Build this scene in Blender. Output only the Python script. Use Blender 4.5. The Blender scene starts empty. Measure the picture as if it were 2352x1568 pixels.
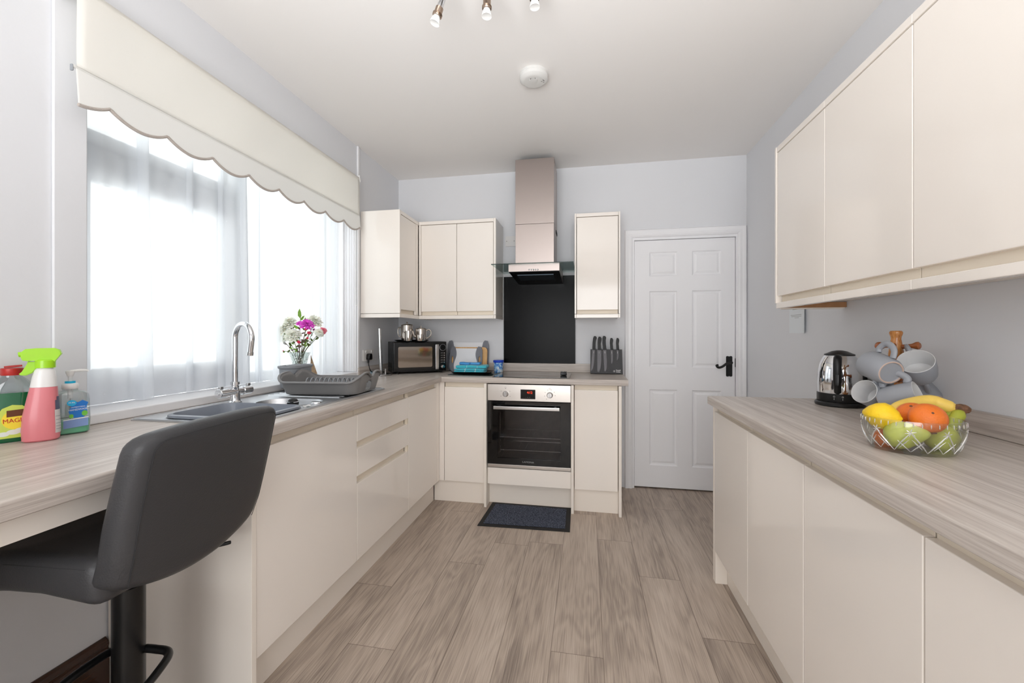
import bpy, bmesh, math, random
from mathutils import Vector, Matrix, noise
random.seed(7)
SC = bpy.context.scene
COL = SC.collection
PI = math.pi

# ---------------------------------------------------------------- camera
YAW = 0.1811; FPX = 937.9; HY = 769.6; CX = 1176.0; CAMZ = 1.193
cd = bpy.data.cameras.new('camera'); cam = bpy.data.objects.new('camera', cd); COL.objects.link(cam)
cam.location = (0, 0, CAMZ); cam.rotation_euler = (PI/2, 0, YAW)
cd.sensor_fit = 'HORIZONTAL'; cd.sensor_width = 36; cd.lens = 36*FPX/2352; cd.shift_y = -(784-HY)/2352
cd.clip_start = 0.02; cd.clip_end = 100
SC.camera = cam
# ---------------------------------------------------------------- world, lights, exposure
W = bpy.data.worlds.new('world'); SC.world = W; W.use_nodes = True
W.node_tree.nodes['Background'].inputs[0].default_value = (0.985, 0.99, 1.0, 1)
W.node_tree.nodes['Background'].inputs[1].default_value = 1.95
def area(name, loc, rot, sx, sy, power=0, color=(1, 1, 1), portal=False, spread=180):
    l = bpy.data.lights.new(name, 'AREA'); l.shape = 'RECTANGLE'; l.size = sx; l.size_y = sy
    l.energy = power; l.color = color; l.spread = math.radians(spread)
    if portal: l.cycles.is_portal = True
    o = bpy.data.objects.new(name, l); o.location = loc; o.rotation_euler = rot; COL.objects.link(o); return o
area('window_daylight', (-1.90, 1.855, 1.62), (0, -PI/2, 0), 1.42, 1.58, portal=True)
area('rear_window_daylight', (-0.2, -2.19, 1.25), (PI/2, 0, 0), 2.15, 1.85, 30, (.97, .985, 1))
area('ceiling_bounce_fill', (-0.2, -.35, 1.3), (PI-.68, 0, 0), 1.5, .9, 17.5, (.96, .98, 1), spread=110)  # added fill light aimed up at the ceiling; no fitting stands here
SC.view_settings.view_transform = 'Standard'; SC.view_settings.look = 'None'
SC.view_settings.gamma = 1; SC.view_settings.use_curve_mapping = False
SC.view_settings.exposure = 0.40
SC.cycles.max_bounces = 12; SC.cycles.diffuse_bounces = 6; SC.cycles.glossy_bounces = 5
SC.cycles.transmission_bounces = 8; SC.cycles.transparent_max_bounces = 16
SC.cycles.use_denoising = True; SC.cycles.sample_clamp_indirect = 6
SC.cycles.caustics_reflective = False; SC.cycles.use_adaptive_sampling = True; SC.cycles.adaptive_threshold = 0.03

# ---------------------------------------------------------------- measuring helpers (photo point on a known plane)
cs, sn = math.cos(YAW), math.sin(YAW)
def ray(px, py):
    k = (px-CX)/FPX; return Vector((k*cs-sn, cs+k*sn, (HY-py)/FPX))
def onx(px, py, X): r = ray(px, py); return r*(X/r.x)+Vector((0, 0, CAMZ))
def ony(px, py, Y): r = ray(px, py); return r*(Y/r.y)+Vector((0, 0, CAMZ))
def onz(px, py, Z): r = ray(px, py); return r*((Z-CAMZ)/r.z)+Vector((0, 0, CAMZ))
def ond(px, py, D): return ray(px, py)*D+Vector((0, 0, CAMZ))
CR, CU, CF = Vector((cs, sn, 0)), Vector((0, 0, 1)), Vector((-sn, cs, 0))
def cv(r, u, f): return (CR*r+CU*u+CF*f).normalized()

# ---------------------------------------------------------------- materials
MATS = {}
def srgb(r, g, b):
    f = lambda c: (c/255/12.92) if c/255 <= 0.04045 else ((c/255+0.055)/1.055)**2.4
    return (f(r), f(g), f(b), 1)
def mat(name, col=(200, 200, 200), rough=.5, metal=0, spec=.5, trans=0, alpha=1, coat=0, bump=0, bscale=50, emit=None, ior=1.45, sub=0, sheen=0, var=0, vscale=5, bstretch=(1, 1, 1)):
    m = bpy.data.materials.new(name); m.use_nodes = True; nt = m.node_tree; b = nt.nodes['Principled BSDF']
    c = srgb(*col); b.inputs['Base Color'].default_value = c
    b.inputs['Roughness'].default_value = rough; b.inputs['Metallic'].default_value = metal
    b.inputs['Specular IOR Level'].default_value = spec; b.inputs['IOR'].default_value = ior
    b.inputs['Transmission Weight'].default_value = trans; b.inputs['Alpha'].default_value = alpha
    b.inputs['Coat Weight'].default_value = coat; b.inputs['Coat Roughness'].default_value = .05
    if sheen: b.inputs['Sheen Weight'].default_value = sheen
    if sub: b.inputs['Subsurface Weight'].default_value = sub; b.inputs['Subsurface Scale'].default_value = .02
    if emit: b.inputs['Emission Color'].default_value = srgb(*emit[:3]); b.inputs['Emission Strength'].default_value = emit[3]
    if bump or var:
        tc = nt.nodes.new('ShaderNodeTexCoord'); mp = nt.nodes.new('ShaderNodeMapping'); mp.inputs['Scale'].default_value = bstretch
        nt.links.new(tc.outputs['Object'], mp.inputs[0])
    if bump:
        n = nt.nodes.new('ShaderNodeTexNoise'); n.inputs['Scale'].default_value = bscale; n.inputs['Detail'].default_value = 4
        nt.links.new(mp.outputs[0], n.inputs['Vector'])
        bp = nt.nodes.new('ShaderNodeBump'); bp.inputs['Strength'].default_value = bump; bp.inputs['Distance'].default_value = .005
        nt.links.new(n.outputs[0], bp.inputs['Height']); nt.links.new(bp.outputs[0], b.inputs['Normal'])
    if var:
        n2 = nt.nodes.new('ShaderNodeTexNoise'); n2.inputs['Scale'].default_value = vscale; n2.inputs['Detail'].default_value = 5
        nt.links.new(mp.outputs[0], n2.inputs['Vector'])
        rp = nt.nodes.new('ShaderNodeMapRange'); rp.inputs[1].default_value = .3; rp.inputs[2].default_value = .7
        rp.inputs[3].default_value = 1-var; rp.inputs[4].default_value = 1+var
        nt.links.new(n2.outputs[0], rp.inputs[0])
        hs = nt.nodes.new('ShaderNodeHueSaturation'); hs.inputs['Color'].default_value = c
        nt.links.new(rp.outputs[0], hs.inputs['Value']); nt.links.new(hs.outputs[0], b.inputs['Base Color'])
    MATS[name] = m; return m
def wood(name, stops, stretch, scale=6, rough=.45, fine=1.0, bump=.15, dist=.6, spec=.4):
    """streaky grain: stretch is the mapping scale (small along the grain)"""
    m = mat(name, rough=rough, spec=spec); nt = m.node_tree; b = nt.nodes['Principled BSDF']
    tc = nt.nodes.new('ShaderNodeTexCoord'); mp = nt.nodes.new('ShaderNodeMapping'); mp.inputs['Scale'].default_value = stretch
    nt.links.new(tc.outputs['Object'], mp.inputs[0])
    n = nt.nodes.new('ShaderNodeTexNoise'); n.inputs['Scale'].default_value = scale; n.inputs['Detail'].default_value = 8; n.inputs['Roughness'].default_value = .62; n.inputs['Distortion'].default_value = dist
    nt.links.new(mp.outputs[0], n.inputs['Vector'])
    n2 = nt.nodes.new('ShaderNodeTexNoise'); n2.inputs['Scale'].default_value = scale*6; n2.inputs['Detail'].default_value = 3
    nt.links.new(mp.outputs[0], n2.inputs['Vector'])
    mx = nt.nodes.new('ShaderNodeMix'); mx.data_type = 'FLOAT'; mx.inputs[0].default_value = .35*fine
    nt.links.new(n.outputs[0], mx.inputs[2]); nt.links.new(n2.outputs[0], mx.inputs[3])
    r = nt.nodes.new('ShaderNodeValToRGB'); el = r.color_ramp.elements
    el[0].position = stops[0][0]; el[0].color = srgb(*stops[0][1]); el[1].position = stops[-1][0]; el[1].color = srgb(*stops[-1][1])
    for p, c in stops[1:-1]: e = el.new(p); e.color = srgb(*c)
    nt.links.new(mx.outputs[0], r.inputs[0]); nt.links.new(r.outputs[0], b.inputs['Base Color'])
    if bump:
        bp = nt.nodes.new('ShaderNodeBump'); bp.inputs['Strength'].default_value = bump; bp.inputs['Distance'].default_value = .002
        nt.links.new(mx.outputs[0], bp.inputs['Height']); nt.links.new(bp.outputs[0], b.inputs['Normal'])
    return m
WT = [(.33, (160, 148, 140)), (.45, (182, 172, 164)), (.55, (198, 189, 181)), (.68, (210, 203, 196))]
wood('top_y', WT, (14, .32, 14), 5, .33, .9, .1)
wood('top_x', WT, (.32, 14, 14), 5, .33, .9, .1)
mat('wall', (221, 222, 225), .75, bump=.05, bscale=90, var=.01, vscale=2)
mat('ceiling', (236, 233, 230), .85)
mat('cream', (241, 234, 226), .1, spec=.5, coat=.3)
mat('cream_satin', (237, 229, 219), .4)
mat('cream_inner', (230, 219, 202), .5)
mat('white_paint', (238, 238, 240), .35, bump=.03, bscale=60)
mat('upvc', (240, 243, 246), .25)
mat('skirting', (58, 32, 20), .22, coat=.4, var=.35, vscale=6, bstretch=(8, 1, 20))
mat('brown_board', (160, 116, 78), .6, var=.1, vscale=30)
mat('steel', (196, 190, 184), .28, 1, bump=.04, bscale=40, bstretch=(1, 1, 40))
mat('steel_hood', (176, 165, 160), .36, 1, bump=.05, bscale=30, bstretch=(20, 20, 1))
mat('steel_sink', (214, 216, 219), .3, 1, bump=.03, bscale=60, bstretch=(10, 1, 1))
mat('chrome', (225, 226, 228), .05, 1)
mat('chrome_dull', (205, 205, 205), .16, 1)
mat('nickel', (170, 150, 134), .25, 1)
mat('black_glass', (10, 10, 11), .04, spec=.6)
mat('hob_glass', (12, 12, 14), .03, spec=.9)
mat('black_board', (5, 5, 5), .24, spec=.1, bump=.05, bscale=8)
mat('black_plastic', (18, 18, 19), .35)
mat('black_gloss', (14, 14, 15), .14)
mat('black_matt', (24, 24, 25), .6)
mat('gap_shade', (12, 10, 9), .9)  # shade of gaps, vents and holes put into the colour; hinges share it
mat('grey_plastic', (144, 148, 153), .42, bump=.08, bscale=300)
mat('grey_dark_plastic', (124, 123, 123), .38, bump=.05, bscale=200)
mat('bowl_plastic', (132, 138, 148), .3)
mat('grey_board', (118, 120, 128), .45)
mat('white_plastic', (232, 232, 230), .35)
mat('socket_white', (226, 224, 222), .3)
mat('leather', (58, 58, 60), .42, spec=.45, bump=.12, bscale=260)
mat('leather_top', (58, 58, 60), .42, spec=.45, bump=.12, bscale=260)
mat('thread', (48, 48, 50), .8)
mat('black_metal', (16, 16, 17), .3, spec=.5)
mat('white_cutting', (232, 234, 238), .4)
wood('bamboo', [(.3, (196, 150, 96)), (.5, (216, 172, 116)), (.7, (228, 190, 138))], (3, 3, .6), 12)
wood('mug_tree_wood', [(.34, (128, 76, 34)), (.46, (170, 108, 54)), (.56, (194, 134, 74)), (.7, (206, 150, 92))], (9, 9, .9), 7, rough=.22, dist=1.2, spec=.6)
mat('peg_wood', (152, 86, 44), .25, coat=.3, var=.15, vscale=40)
mat('mug_grey', (150, 153, 159), .5, bump=.02, bscale=100)
mat('mug_inner', (216, 216, 216), .22)
mat('mug_foot', (196, 172, 158), .7)
mat('lemon', (247, 205, 30), .38, bump=.35, bscale=230, sub=.1)
mat('orange', (232, 120, 40), .36, bump=.35, bscale=260, sub=.1)
mat('pear', (200, 206, 96), .4, var=.14, vscale=28)
mat('banana', (240, 205, 100), .45, var=.06, vscale=30)
mat('banana_green', (168, 174, 62), .45, var=.1, vscale=30)
mat('banana_tip', (110, 78, 56), .75, bump=.6, bscale=120, var=.45, vscale=90)
mat('turquoise', (62, 186, 204), .9, bump=.5, bscale=500, sheen=.4)
mat('towel_white', (225, 235, 238), .9, bump=.4, bscale=500)
mat('blue_cloth', (78, 152, 216), .9, bump=.3, bscale=400)
mat('blue_sponge', (92, 162, 222), .9, bump=.5, bscale=300)
mat('tub_lid', (36, 72, 196), .35)
mat('knife_black', (26, 26, 27), .5)
mat('blade', (82, 80, 82), .38, .6)
mat('block', (66, 66, 68), .62, bump=.1, bscale=200)
mat('text_white', (232, 232, 232), .5)
mat('text_grey', (150, 150, 150), .5)
mat('text_dark', (60, 55, 52), .5)
mat('led_red', (200, 30, 10), .5, emit=(255, 60, 20, 1.6))
mat('green_liquid', (0, 92, 52), .12, coat=.6, spec=.6)
mat('pink_liquid', (212, 122, 128), .3, coat=.25)
mat('clear_white', (226, 224, 222), .3, coat=.3)
mat('soap_green', (92, 196, 146), .12, coat=.5)
mat('lime', (158, 214, 24), .3, coat=.3)
mat('red_cap', (176, 36, 30), .35, coat=.2)
mat('label_lime', (196, 214, 92), .4)
mat('label_yellow', (240, 218, 60), .4)
mat('label_brown', (96, 52, 22), .5)
mat('label_red', (188, 36, 30), .5)
mat('label_blue', (34, 112, 190), .4)
mat('label_cyan', (40, 168, 214), .4)
mat('label_lilac', (126, 150, 196), .4)
mat('label_green', (112, 186, 70), .4)
mat('label_greyw', (205, 200, 196), .5)
mat('label_dark', (88, 90, 110), .5)
mat('cyan_band', (28, 176, 216), .35)
mat('petal_white', (240, 240, 226), .7, sub=.2)
mat('petal_magenta', (228, 84, 210), .65)
mat('petal_pink', (232, 130, 150), .65)
mat('petal_red', (222, 62, 96), .65)
mat('leaf', (122, 164, 62), .5, var=.15, vscale=60)
mat('stem', (104, 120, 64), .6)
mat('stem_brown', (112, 92, 84), .7)
mat('driftwood', (188, 160, 128), .8, var=.2, vscale=60)
mat('mat_rubber', (34, 33, 33), .75)
mat('paper', (226, 231, 234), .8)
mat('tag_blue', (176, 206, 222), .6)
mat('orange_wood', (206, 140, 66), .45)
mat('bulb_white', (244, 244, 242), .25)

def pile():
    m = mat('mat_pile', (50, 58, 78), .95); nt = m.node_tree; b = nt.nodes['Principled BSDF']
    tc = nt.nodes.new('ShaderNodeTexCoord'); n = nt.nodes.new('ShaderNodeTexNoise'); n.inputs['Scale'].default_value = 260; n.inputs['Detail'].default_value = 2
    nt.links.new(tc.outputs['Object'], n.inputs['Vector'])
    r = nt.nodes.new('ShaderNodeValToRGB'); e = r.color_ramp.elements
    e[0].position = .42; e[0].color = srgb(20, 26, 42); e[1].position = .66; e[1].color = srgb(104, 112, 130)
    nt.links.new(n.outputs[0], r.inputs[0]); nt.links.new(r.outputs[0], b.inputs['Base Color'])
    bp = nt.nodes.new('ShaderNodeBump'); bp.inputs['Strength'].default_value = .8; bp.inputs['Distance'].default_value = .004
    nt.links.new(n.outputs[0], bp.inputs['Height']); nt.links.new(bp.outputs[0], b.inputs['Normal'])
pile()
def floor_mat():
    m = mat('floor', rough=.42, spec=.35); nt = m.node_tree; b = nt.nodes['Principled BSDF']; N = nt.nodes.new; L = nt.links.new
    tc = N('ShaderNodeTexCoord'); sp = N('ShaderNodeSeparateXYZ'); L(tc.outputs['Object'], sp.inputs[0])
    PW, PL = .194, 1.22
    def mth(op, a, c=None, d=None):
        n = N('ShaderNodeMath'); n.operation = op
        for i, v in enumerate((a, c, d)):
            if v is None: continue
            if isinstance(v, (int, float)): n.inputs[i].default_value = v
            else: L(v, n.inputs[i])
        return n.outputs[0]
    xr = mth('DIVIDE', mth('ADD', sp.outputs[0], .01+PW*50), PW); row = mth('FLOOR', xr); fx = mth('FRACT', xr)
    wn = N('ShaderNodeTexWhiteNoise'); wn.noise_dimensions = '1D'; L(row, wn.inputs['W'])
    yr = mth('ADD', mth('DIVIDE', sp.outputs[1], PL), mth('MULTIPLY', wn.outputs['Value'], 7.0)); cy = mth('FLOOR', yr); fy = mth('FRACT', yr)
    cell = mth('ADD', mth('MULTIPLY', row, 7.13), mth('MULTIPLY', cy, 3.71))
    w2 = N('ShaderNodeTexWhiteNoise'); w2.noise_dimensions = '1D'; L(cell, w2.inputs['W'])
    # grain space per plank
    cb = N('ShaderNodeCombineXYZ'); L(mth('MULTIPLY', sp.outputs[0], 1.0), cb.inputs[0]); L(mth('MULTIPLY', sp.outputs[1], .16), cb.inputs[1]); L(mth('MULTIPLY', w2.outputs['Value'], 37), cb.inputs[2])
    n1 = N('ShaderNodeTexNoise'); n1.inputs['Scale'].default_value = 5.5; n1.inputs['Detail'].default_value = 3; n1.inputs['Distortion'].default_value = .4; L(cb.outputs[0], n1.inputs['Vector'])
    rings = mth('SINE', mth('MULTIPLY', n1.outputs[0], 70))
    n2 = N('ShaderNodeTexNoise'); n2.inputs['Scale'].default_value = 260; n2.inputs['Detail'].default_value = 4
    cb2 = N('ShaderNodeCombineXYZ'); L(sp.outputs[0], cb2.inputs[0]); L(mth('MULTIPLY', sp.outputs[1], .025), cb2.inputs[1]); L(w2.outputs['Value'], cb2.inputs[2]); L(cb2.outputs[0], n2.inputs['Vector'])
    n3 = N('ShaderNodeTexNoise'); n3.inputs['Scale'].default_value = 9; n3.inputs['Detail'].default_value = 3
    cb3 = N('ShaderNodeCombineXYZ'); L(sp.outputs[0], cb3.inputs[0]); L(mth('MULTIPLY', sp.outputs[1], .14), cb3.inputs[1]); L(mth('MULTIPLY', w2.outputs['Value'], 11), cb3.inputs[2]); L(cb3.outputs[0], n3.inputs['Vector'])
    v = mth('ADD', mth('MULTIPLY', rings, .032), mth('MULTIPLY', n2.outputs[0], .42))
    v = mth('ADD', v, mth('MULTIPLY', n3.outputs[0], .38)); v = mth('ADD', v, mth('MULTIPLY', w2.outputs['Value'], .06)); v = mth('ADD', v, .10)
    r = N('ShaderNodeValToRGB'); e = r.color_ramp.elements
    e[0].position = .3; e[0].color = srgb(120, 108, 100); e[1].position = .72; e[1].color = srgb(204, 190, 176)
    for p, c in ((.42, (152, 138, 127)), (.54, (180, 165, 151))): q = e.new(p); q.color = srgb(*c)
    L(v, r.inputs[0])
    gx = mth('MINIMUM', fx, mth('SUBTRACT', 1.0, fx)); gy = mth('MINIMUM', fy, mth('SUBTRACT', 1.0, fy))
    sx_ = mth('LESS_THAN', gx, .0075); sy_ = mth('LESS_THAN', gy, .0012); g = mth('MAXIMUM', sx_, sy_)
    mx = N('ShaderNodeMix'); mx.data_type = 'RGBA'; L(mth('MULTIPLY', g, .55), mx.inputs[0]); L(r.outputs[0], mx.inputs[6]); mx.inputs[7].default_value = srgb(84, 70, 62)
    L(mx.outputs[2], b.inputs['Base Color'])
    bp = N('ShaderNodeBump'); bp.inputs['Strength'].default_value = .12; bp.inputs['Distance'].default_value = .002; L(v, bp.inputs['Height']); L(bp.outputs[0], b.inputs['Normal'])
floor_mat()
def mixmat(name, build):
    m = bpy.data.materials.new(name); m.use_nodes = True; nt = m.node_tree; nt.nodes.clear()
    out = nt.nodes.new('ShaderNodeOutputMaterial'); s = build(nt); nt.links.new(s, out.inputs[0]); MATS[name] = m
def _mix(nt, f, a, b):
    m = nt.nodes.new('ShaderNodeMixShader')
    if isinstance(f, (int, float)): m.inputs[0].default_value = f
    else: nt.links.new(f, m.inputs[0])
    nt.links.new(a, m.inputs[1]); nt.links.new(b, m.inputs[2]); return m.outputs[0]
def thin_glass(tint, base, rough=.02, bump=0):
    def f(nt):
        t = nt.nodes.new('ShaderNodeBsdfTransparent'); t.inputs[0].default_value = (*tint, 1)
        g = nt.nodes.new('ShaderNodeBsdfGlossy'); g.inputs['Roughness'].default_value = rough
        fr = nt.nodes.new('ShaderNodeLayerWeight'); fr.inputs[0].default_value = .5
        pw = nt.nodes.new('ShaderNodeMath'); pw.operation = 'POWER'; pw.inputs[1].default_value = 4; nt.links.new(fr.outputs['Facing'], pw.inputs[0])
        mr = nt.nodes.new('ShaderNodeMath'); mr.operation = 'MULTIPLY_ADD'; mr.inputs[1].default_value = .8; mr.inputs[2].default_value = .035+base; mr.use_clamp = True
        nt.links.new(pw.outputs[0], mr.inputs[0])
        if bump:
            tc = nt.nodes.new('ShaderNodeTexCoord'); v = nt.nodes.new('ShaderNodeTexVoronoi'); v.inputs['Scale'].default_value = bump
            nt.links.new(tc.outputs['Object'], v.inputs['Vector']); bp = nt.nodes.new('ShaderNodeBump'); bp.inputs['Distance'].default_value = .01
            nt.links.new(v.outputs[0], bp.inputs['Height']); nt.links.new(bp.outputs[0], g.inputs['Normal']); nt.links.new(bp.outputs[0], fr.inputs['Normal'])
        return _mix(nt, mr.outputs[0], t.outputs[0], g.outputs[0])
    return f
mixmat('pane', thin_glass((.97, .99, .98), 0))
mixmat('hood_glass', thin_glass((.74, .84, .82), .04))
mixmat('hood_glass_edge', thin_glass((.22, .36, .33), .05))
mixmat('board_glass', thin_glass((.62, .72, .70), .05))
mixmat('clear_plastic', thin_glass((.93, .94, .94), .04, .06))
mixmat('clear_tint', thin_glass((.86, .9, .9), .08, .05))
mixmat('vase_glass', thin_glass((.88, .91, .90), .1, .03, 60))
mixmat('crystal', thin_glass((.955, .965, .96), .03, .04))
def facets(nt):
    t = nt.nodes.new('ShaderNodeBsdfTransparent'); g = nt.nodes.new('ShaderNodeBsdfGlossy'); g.inputs['Roughness'].default_value = .08
    d = nt.nodes.new('ShaderNodeBsdfDiffuse'); d.inputs[0].default_value = (.95, .95, .95, 1)
    return _mix(nt, .6, t.outputs[0], _mix(nt, .4, g.outputs[0], d.outputs[0]))
mixmat('cut_facets', facets)
def voile(nt):
    N = nt.nodes.new
    t = N('ShaderNodeBsdfTransparent'); t.inputs[0].default_value = (1, 1, 1, 1)
    d = N('ShaderNodeBsdfDiffuse'); d.inputs[0].default_value = (.93, .95, .97, 1)
    tr = N('ShaderNodeBsdfTranslucent'); tr.inputs[0].default_value = (.93, .95, .98, 1)
    tc = N('ShaderNodeTexCoord'); v = N('ShaderNodeTexVoronoi'); v.inputs['Scale'].default_value = 26
    mp = N('ShaderNodeMapping'); mp.inputs['Scale'].default_value = (0.01, 1, 1); nt.links.new(tc.outputs['Object'], mp.inputs[0]); nt.links.new(mp.outputs[0], v.inputs['Vector'])
    lt = N('ShaderNodeMath'); lt.operation = 'LESS_THAN'; lt.inputs[1].default_value = .05; nt.links.new(v.outputs['Distance'], lt.inputs[0])
    mr = N('ShaderNodeMapRange'); mr.inputs[3].default_value = .80; mr.inputs[4].default_value = .9; nt.links.new(lt.outputs[0], mr.inputs[0])
    return _mix(nt, mr.outputs[0], t.outputs[0], _mix(nt, .55, d.outputs[0], tr.outputs[0]))
mixmat('voile', voile)
def fabric(col, f=.45):
    def b(nt):
        d = nt.nodes.new('ShaderNodeBsdfDiffuse'); d.inputs[0].default_value = srgb(*col)
        tr = nt.nodes.new('ShaderNodeBsdfTranslucent'); tr.inputs[0].default_value = srgb(*col)
        return _mix(nt, f, d.outputs[0], tr.outputs[0])
    return b
mixmat('blind_fabric', fabric((247, 245, 240), .4))
mixmat('blind_valance', fabric((244, 243, 240), .36))

# ---------------------------------------------------------------- geometry helpers
class G:
    def __init__(s): s.bm = bmesh.new(); s.hard = False
    def add(s, verts, faces, M=None):
        vs = [s.bm.verts.new(M@Vector(v) if M else Vector(v)) for v in verts]
        for f in faces:
            try: s.bm.faces.new([vs[i] for i in f])
            except ValueError: pass
        return vs
    def merge(s, o, M=None):
        me = bpy.data.meshes.new('t'); o.bm.to_mesh(me)
        if M: me.transform(M)
        s.bm.from_mesh(me); bpy.data.meshes.remove(me); o.bm.free(); return s
    def box(s, x0, x1, y0, y1, z0, z1, bev=0, seg=2, M=None):
        x0, x1 = sorted((x0, x1)); y0, y1 = sorted((y0, y1)); z0, z1 = sorted((z0, z1))
        t = bmesh.new()
        vs = [t.verts.new((x, y, z)) for x in (x0, x1) for y in (y0, y1) for z in (z0, z1)]
        for f in ((0, 1, 3, 2), (4, 6, 7, 5), (0, 4, 5, 1), (2, 3, 7, 6), (0, 2, 6, 4), (1, 5, 7, 3)): t.faces.new([vs[i] for i in f])
        if bev: bmesh.ops.bevel(t, geom=t.edges[:], offset=min(bev, .49*min(x1-x0, y1-y0, z1-z0)), segments=seg, profile=.5, affect='EDGES')
        g = G(); g.bm.free(); g.bm = t; s.hard = True; return s.merge(g, M)
    def loft(s, rings, cap0=True, cap1=True, closed=True, M=None):
        n = len(rings[0]); vv = [[s.bm.verts.new(M@Vector(p) if M else Vector(p)) for p in r] for r in rings]
        for a, b in zip(vv, vv[1:]):
            for i in range(n if closed else n-1):
                j = (i+1) % n
                s.bm.faces.new((a[i], a[j], b[j], b[i]))
        if cap0: s.bm.faces.new(vv[0][::-1])
        if cap1: s.bm.faces.new(vv[-1])
        return s
    def lathe(s, prof, n=40, M=None, ex=1, ey=1):
        """prof: (r,z) from bottom to top; r=0 makes a pole"""
        rows = []
        for r, z in prof:
            if r < 1e-6: rows.append([s.bm.verts.new(M@Vector((0, 0, z)) if M else Vector((0, 0, z)))])
            else:
                rows.append([s.bm.verts.new((M or Matrix())@Vector((r*ex*math.cos(2*PI*i/n), r*ey*math.sin(2*PI*i/n), z))) for i in range(n)])
        for a, b in zip(rows, rows[1:]):
            for i in range(n):
                j = (i+1) % n
                f = [a[0]] if len(a) == 1 else [a[i], a[j]]
                f += [b[0]] if len(b) == 1 else [b[j], b[i]]
                if len(f) > 2: s.bm.faces.new(f)
        return s
    def tube(s, pts, r, n=10, closed=False, caps=True, M=None, flat=1.0):
        pts = [Vector(p) for p in pts]; m = len(pts)
        rs = [r[min(int(i*len(r)/m), len(r)-1)] for i in range(m)] if isinstance(r, (list, tuple)) else [r]*m
        tg = []
        for i in range(m):
            a = pts[(i-1) % m] if (closed or i > 0) else pts[i]; b = pts[(i+1) % m] if (closed or i < m-1) else pts[i]
            tg.append((b-a).normalized())
        up = Vector((0, 0, 1)) if abs(tg[0].z) < .9 else Vector((1, 0, 0))
        u = tg[0].cross(up).normalized(); rings = []
        for i in range(m):
            u = (u-tg[i]*u.dot(tg[i])).normalized(); v = tg[i].cross(u)
            rings.append([pts[i]+(u*math.cos(2*PI*k/n)+v*math.sin(2*PI*k/n)*flat)*rs[i] for k in range(n)])
        if closed: rings.append(rings[0])
        return s.loft(rings, cap0=caps and not closed, cap1=caps and not closed, M=M)
    def prism(s, poly, z0, z1, M=None, bev=0):
        g = G(); a = [g.bm.verts.new((x, y, z0)) for x, y in poly]; b = [g.bm.verts.new((x, y, z1)) for x, y in poly]; n = len(poly)
        g.bm.faces.new(a[::-1]); g.bm.faces.new(b)
        for i in range(n): g.bm.faces.new((a[i], a[(i+1) % n], b[(i+1) % n], b[i]))
        if bev:
            es = [e for e in g.bm.edges if abs(e.verts[0].co.z-e.verts[1].co.z) < 1e-7]
            bmesh.ops.bevel(g.bm, geom=es, offset=bev, segments=2, affect='EDGES')
        return s.merge(g, M)
    def cushion(s, sx, sy, sz, r, n=(10, 10, 4), fn=None, M=None):
        t = bmesh.new(); h = (sx/2, sy/2, sz/2)
        for ax in range(3):
            a, b = (ax+1) % 3, (ax+2) % 3
            for sg in (-1, 1):
                gr = []
                for i in range(n[a]+1):
                    row = []
                    for j in range(n[b]+1):
                        p = [0, 0, 0]; p[ax] = sg*h[ax]; p[a] = h[a]*(2*i/n[a]-1); p[b] = h[b]*(2*j/n[b]-1)
                        q = [max(-h[k]+r, min(h[k]-r, p[k])) for k in range(3)]
                        d = Vector(p)-Vector(q)
                        if d.length > 1e-9: d = d.normalized()*r
                        row.append(t.verts.new(Vector(q)+d))
                    gr.append(row)
                for i in range(n[a]):
                    for j in range(n[b]):
                        f = [gr[i][j], gr[i+1][j], gr[i+1][j+1], gr[i][j+1]]
                        t.faces.new(f if sg > 0 else f[::-1])
        bmesh.ops.remove_doubles(t, verts=t.verts[:], dist=1e-5)
        if fn:
            for v in t.verts: v.co = Vector(fn(v.co))
        g = G(); g.bm.free(); g.bm = t; return s.merge(g, M)
def rr(cx, cy, w, h, r, n=6):
    o = []
    for qx, qy, a0 in ((1, 1, 0), (-1, 1, 90), (-1, -1, 180), (1, -1, 270)):
        for i in range(n+1):
            a = math.radians(a0+90*i/n); o.append((cx+qx*(w/2-r)+r*math.cos(a), cy+qy*(h/2-r)+r*math.sin(a)))
    return o
def ball(r, n=16):
    return [(r*math.sin(PI*i/n) if 0 < i < n else 0, -r*math.cos(PI*i/n)) for i in range(n+1)]
def smooth_path(pts, k=6):
    """Catmull-Rom"""
    pts = [Vector(p) for p in pts]; o = []
    for i in range(len(pts)-1):
        p0 = pts[max(i-1, 0)]; p1 = pts[i]; p2 = pts[i+1]; p3 = pts[min(i+2, len(pts)-1)]
        for j in range(k):
            t = j/k; o.append(.5*((2*p1)+(p2-p0)*t+(2*p0-5*p1+4*p2-p3)*t*t+(3*p1-p0-3*p2+p3)*t**3))
    o.append(pts[-1]); return o
def frame(z, x=None, loc=(0, 0, 0)):
    """matrix whose local z is z and local x is near x"""
    z = Vector(z).normalized(); x = Vector(x) if x is not None else (Vector((1, 0, 0)) if abs(z.x) < .9 else Vector((0, 1, 0)))
    x = (x-z*x.dot(z)).normalized(); y = z.cross(x)
    m = Matrix((x, y, z)).transposed().to_4x4(); m.translation = Vector(loc); return m
RM = {}
def thing(name, label, cat, loc=(0, 0, 0), rz=0, group=None, M=None):
    o = bpy.data.objects.new(name, None); COL.objects.link(o); o.empty_display_size = .05
    mm = M if M is not None else Matrix.Translation(Vector(loc))@Matrix.Rotation(rz, 4, 'Z')
    o.matrix_world = mm; RM[o.name] = mm.copy()
    if label:
        o['label'] = label; o['category'] = cat
        if group: o['group'] = group
    return o
def root(name, loc=(0, 0, 0)):
    o = thing(name, None, None, loc); o['kind'] = 'structure'; return o
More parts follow.
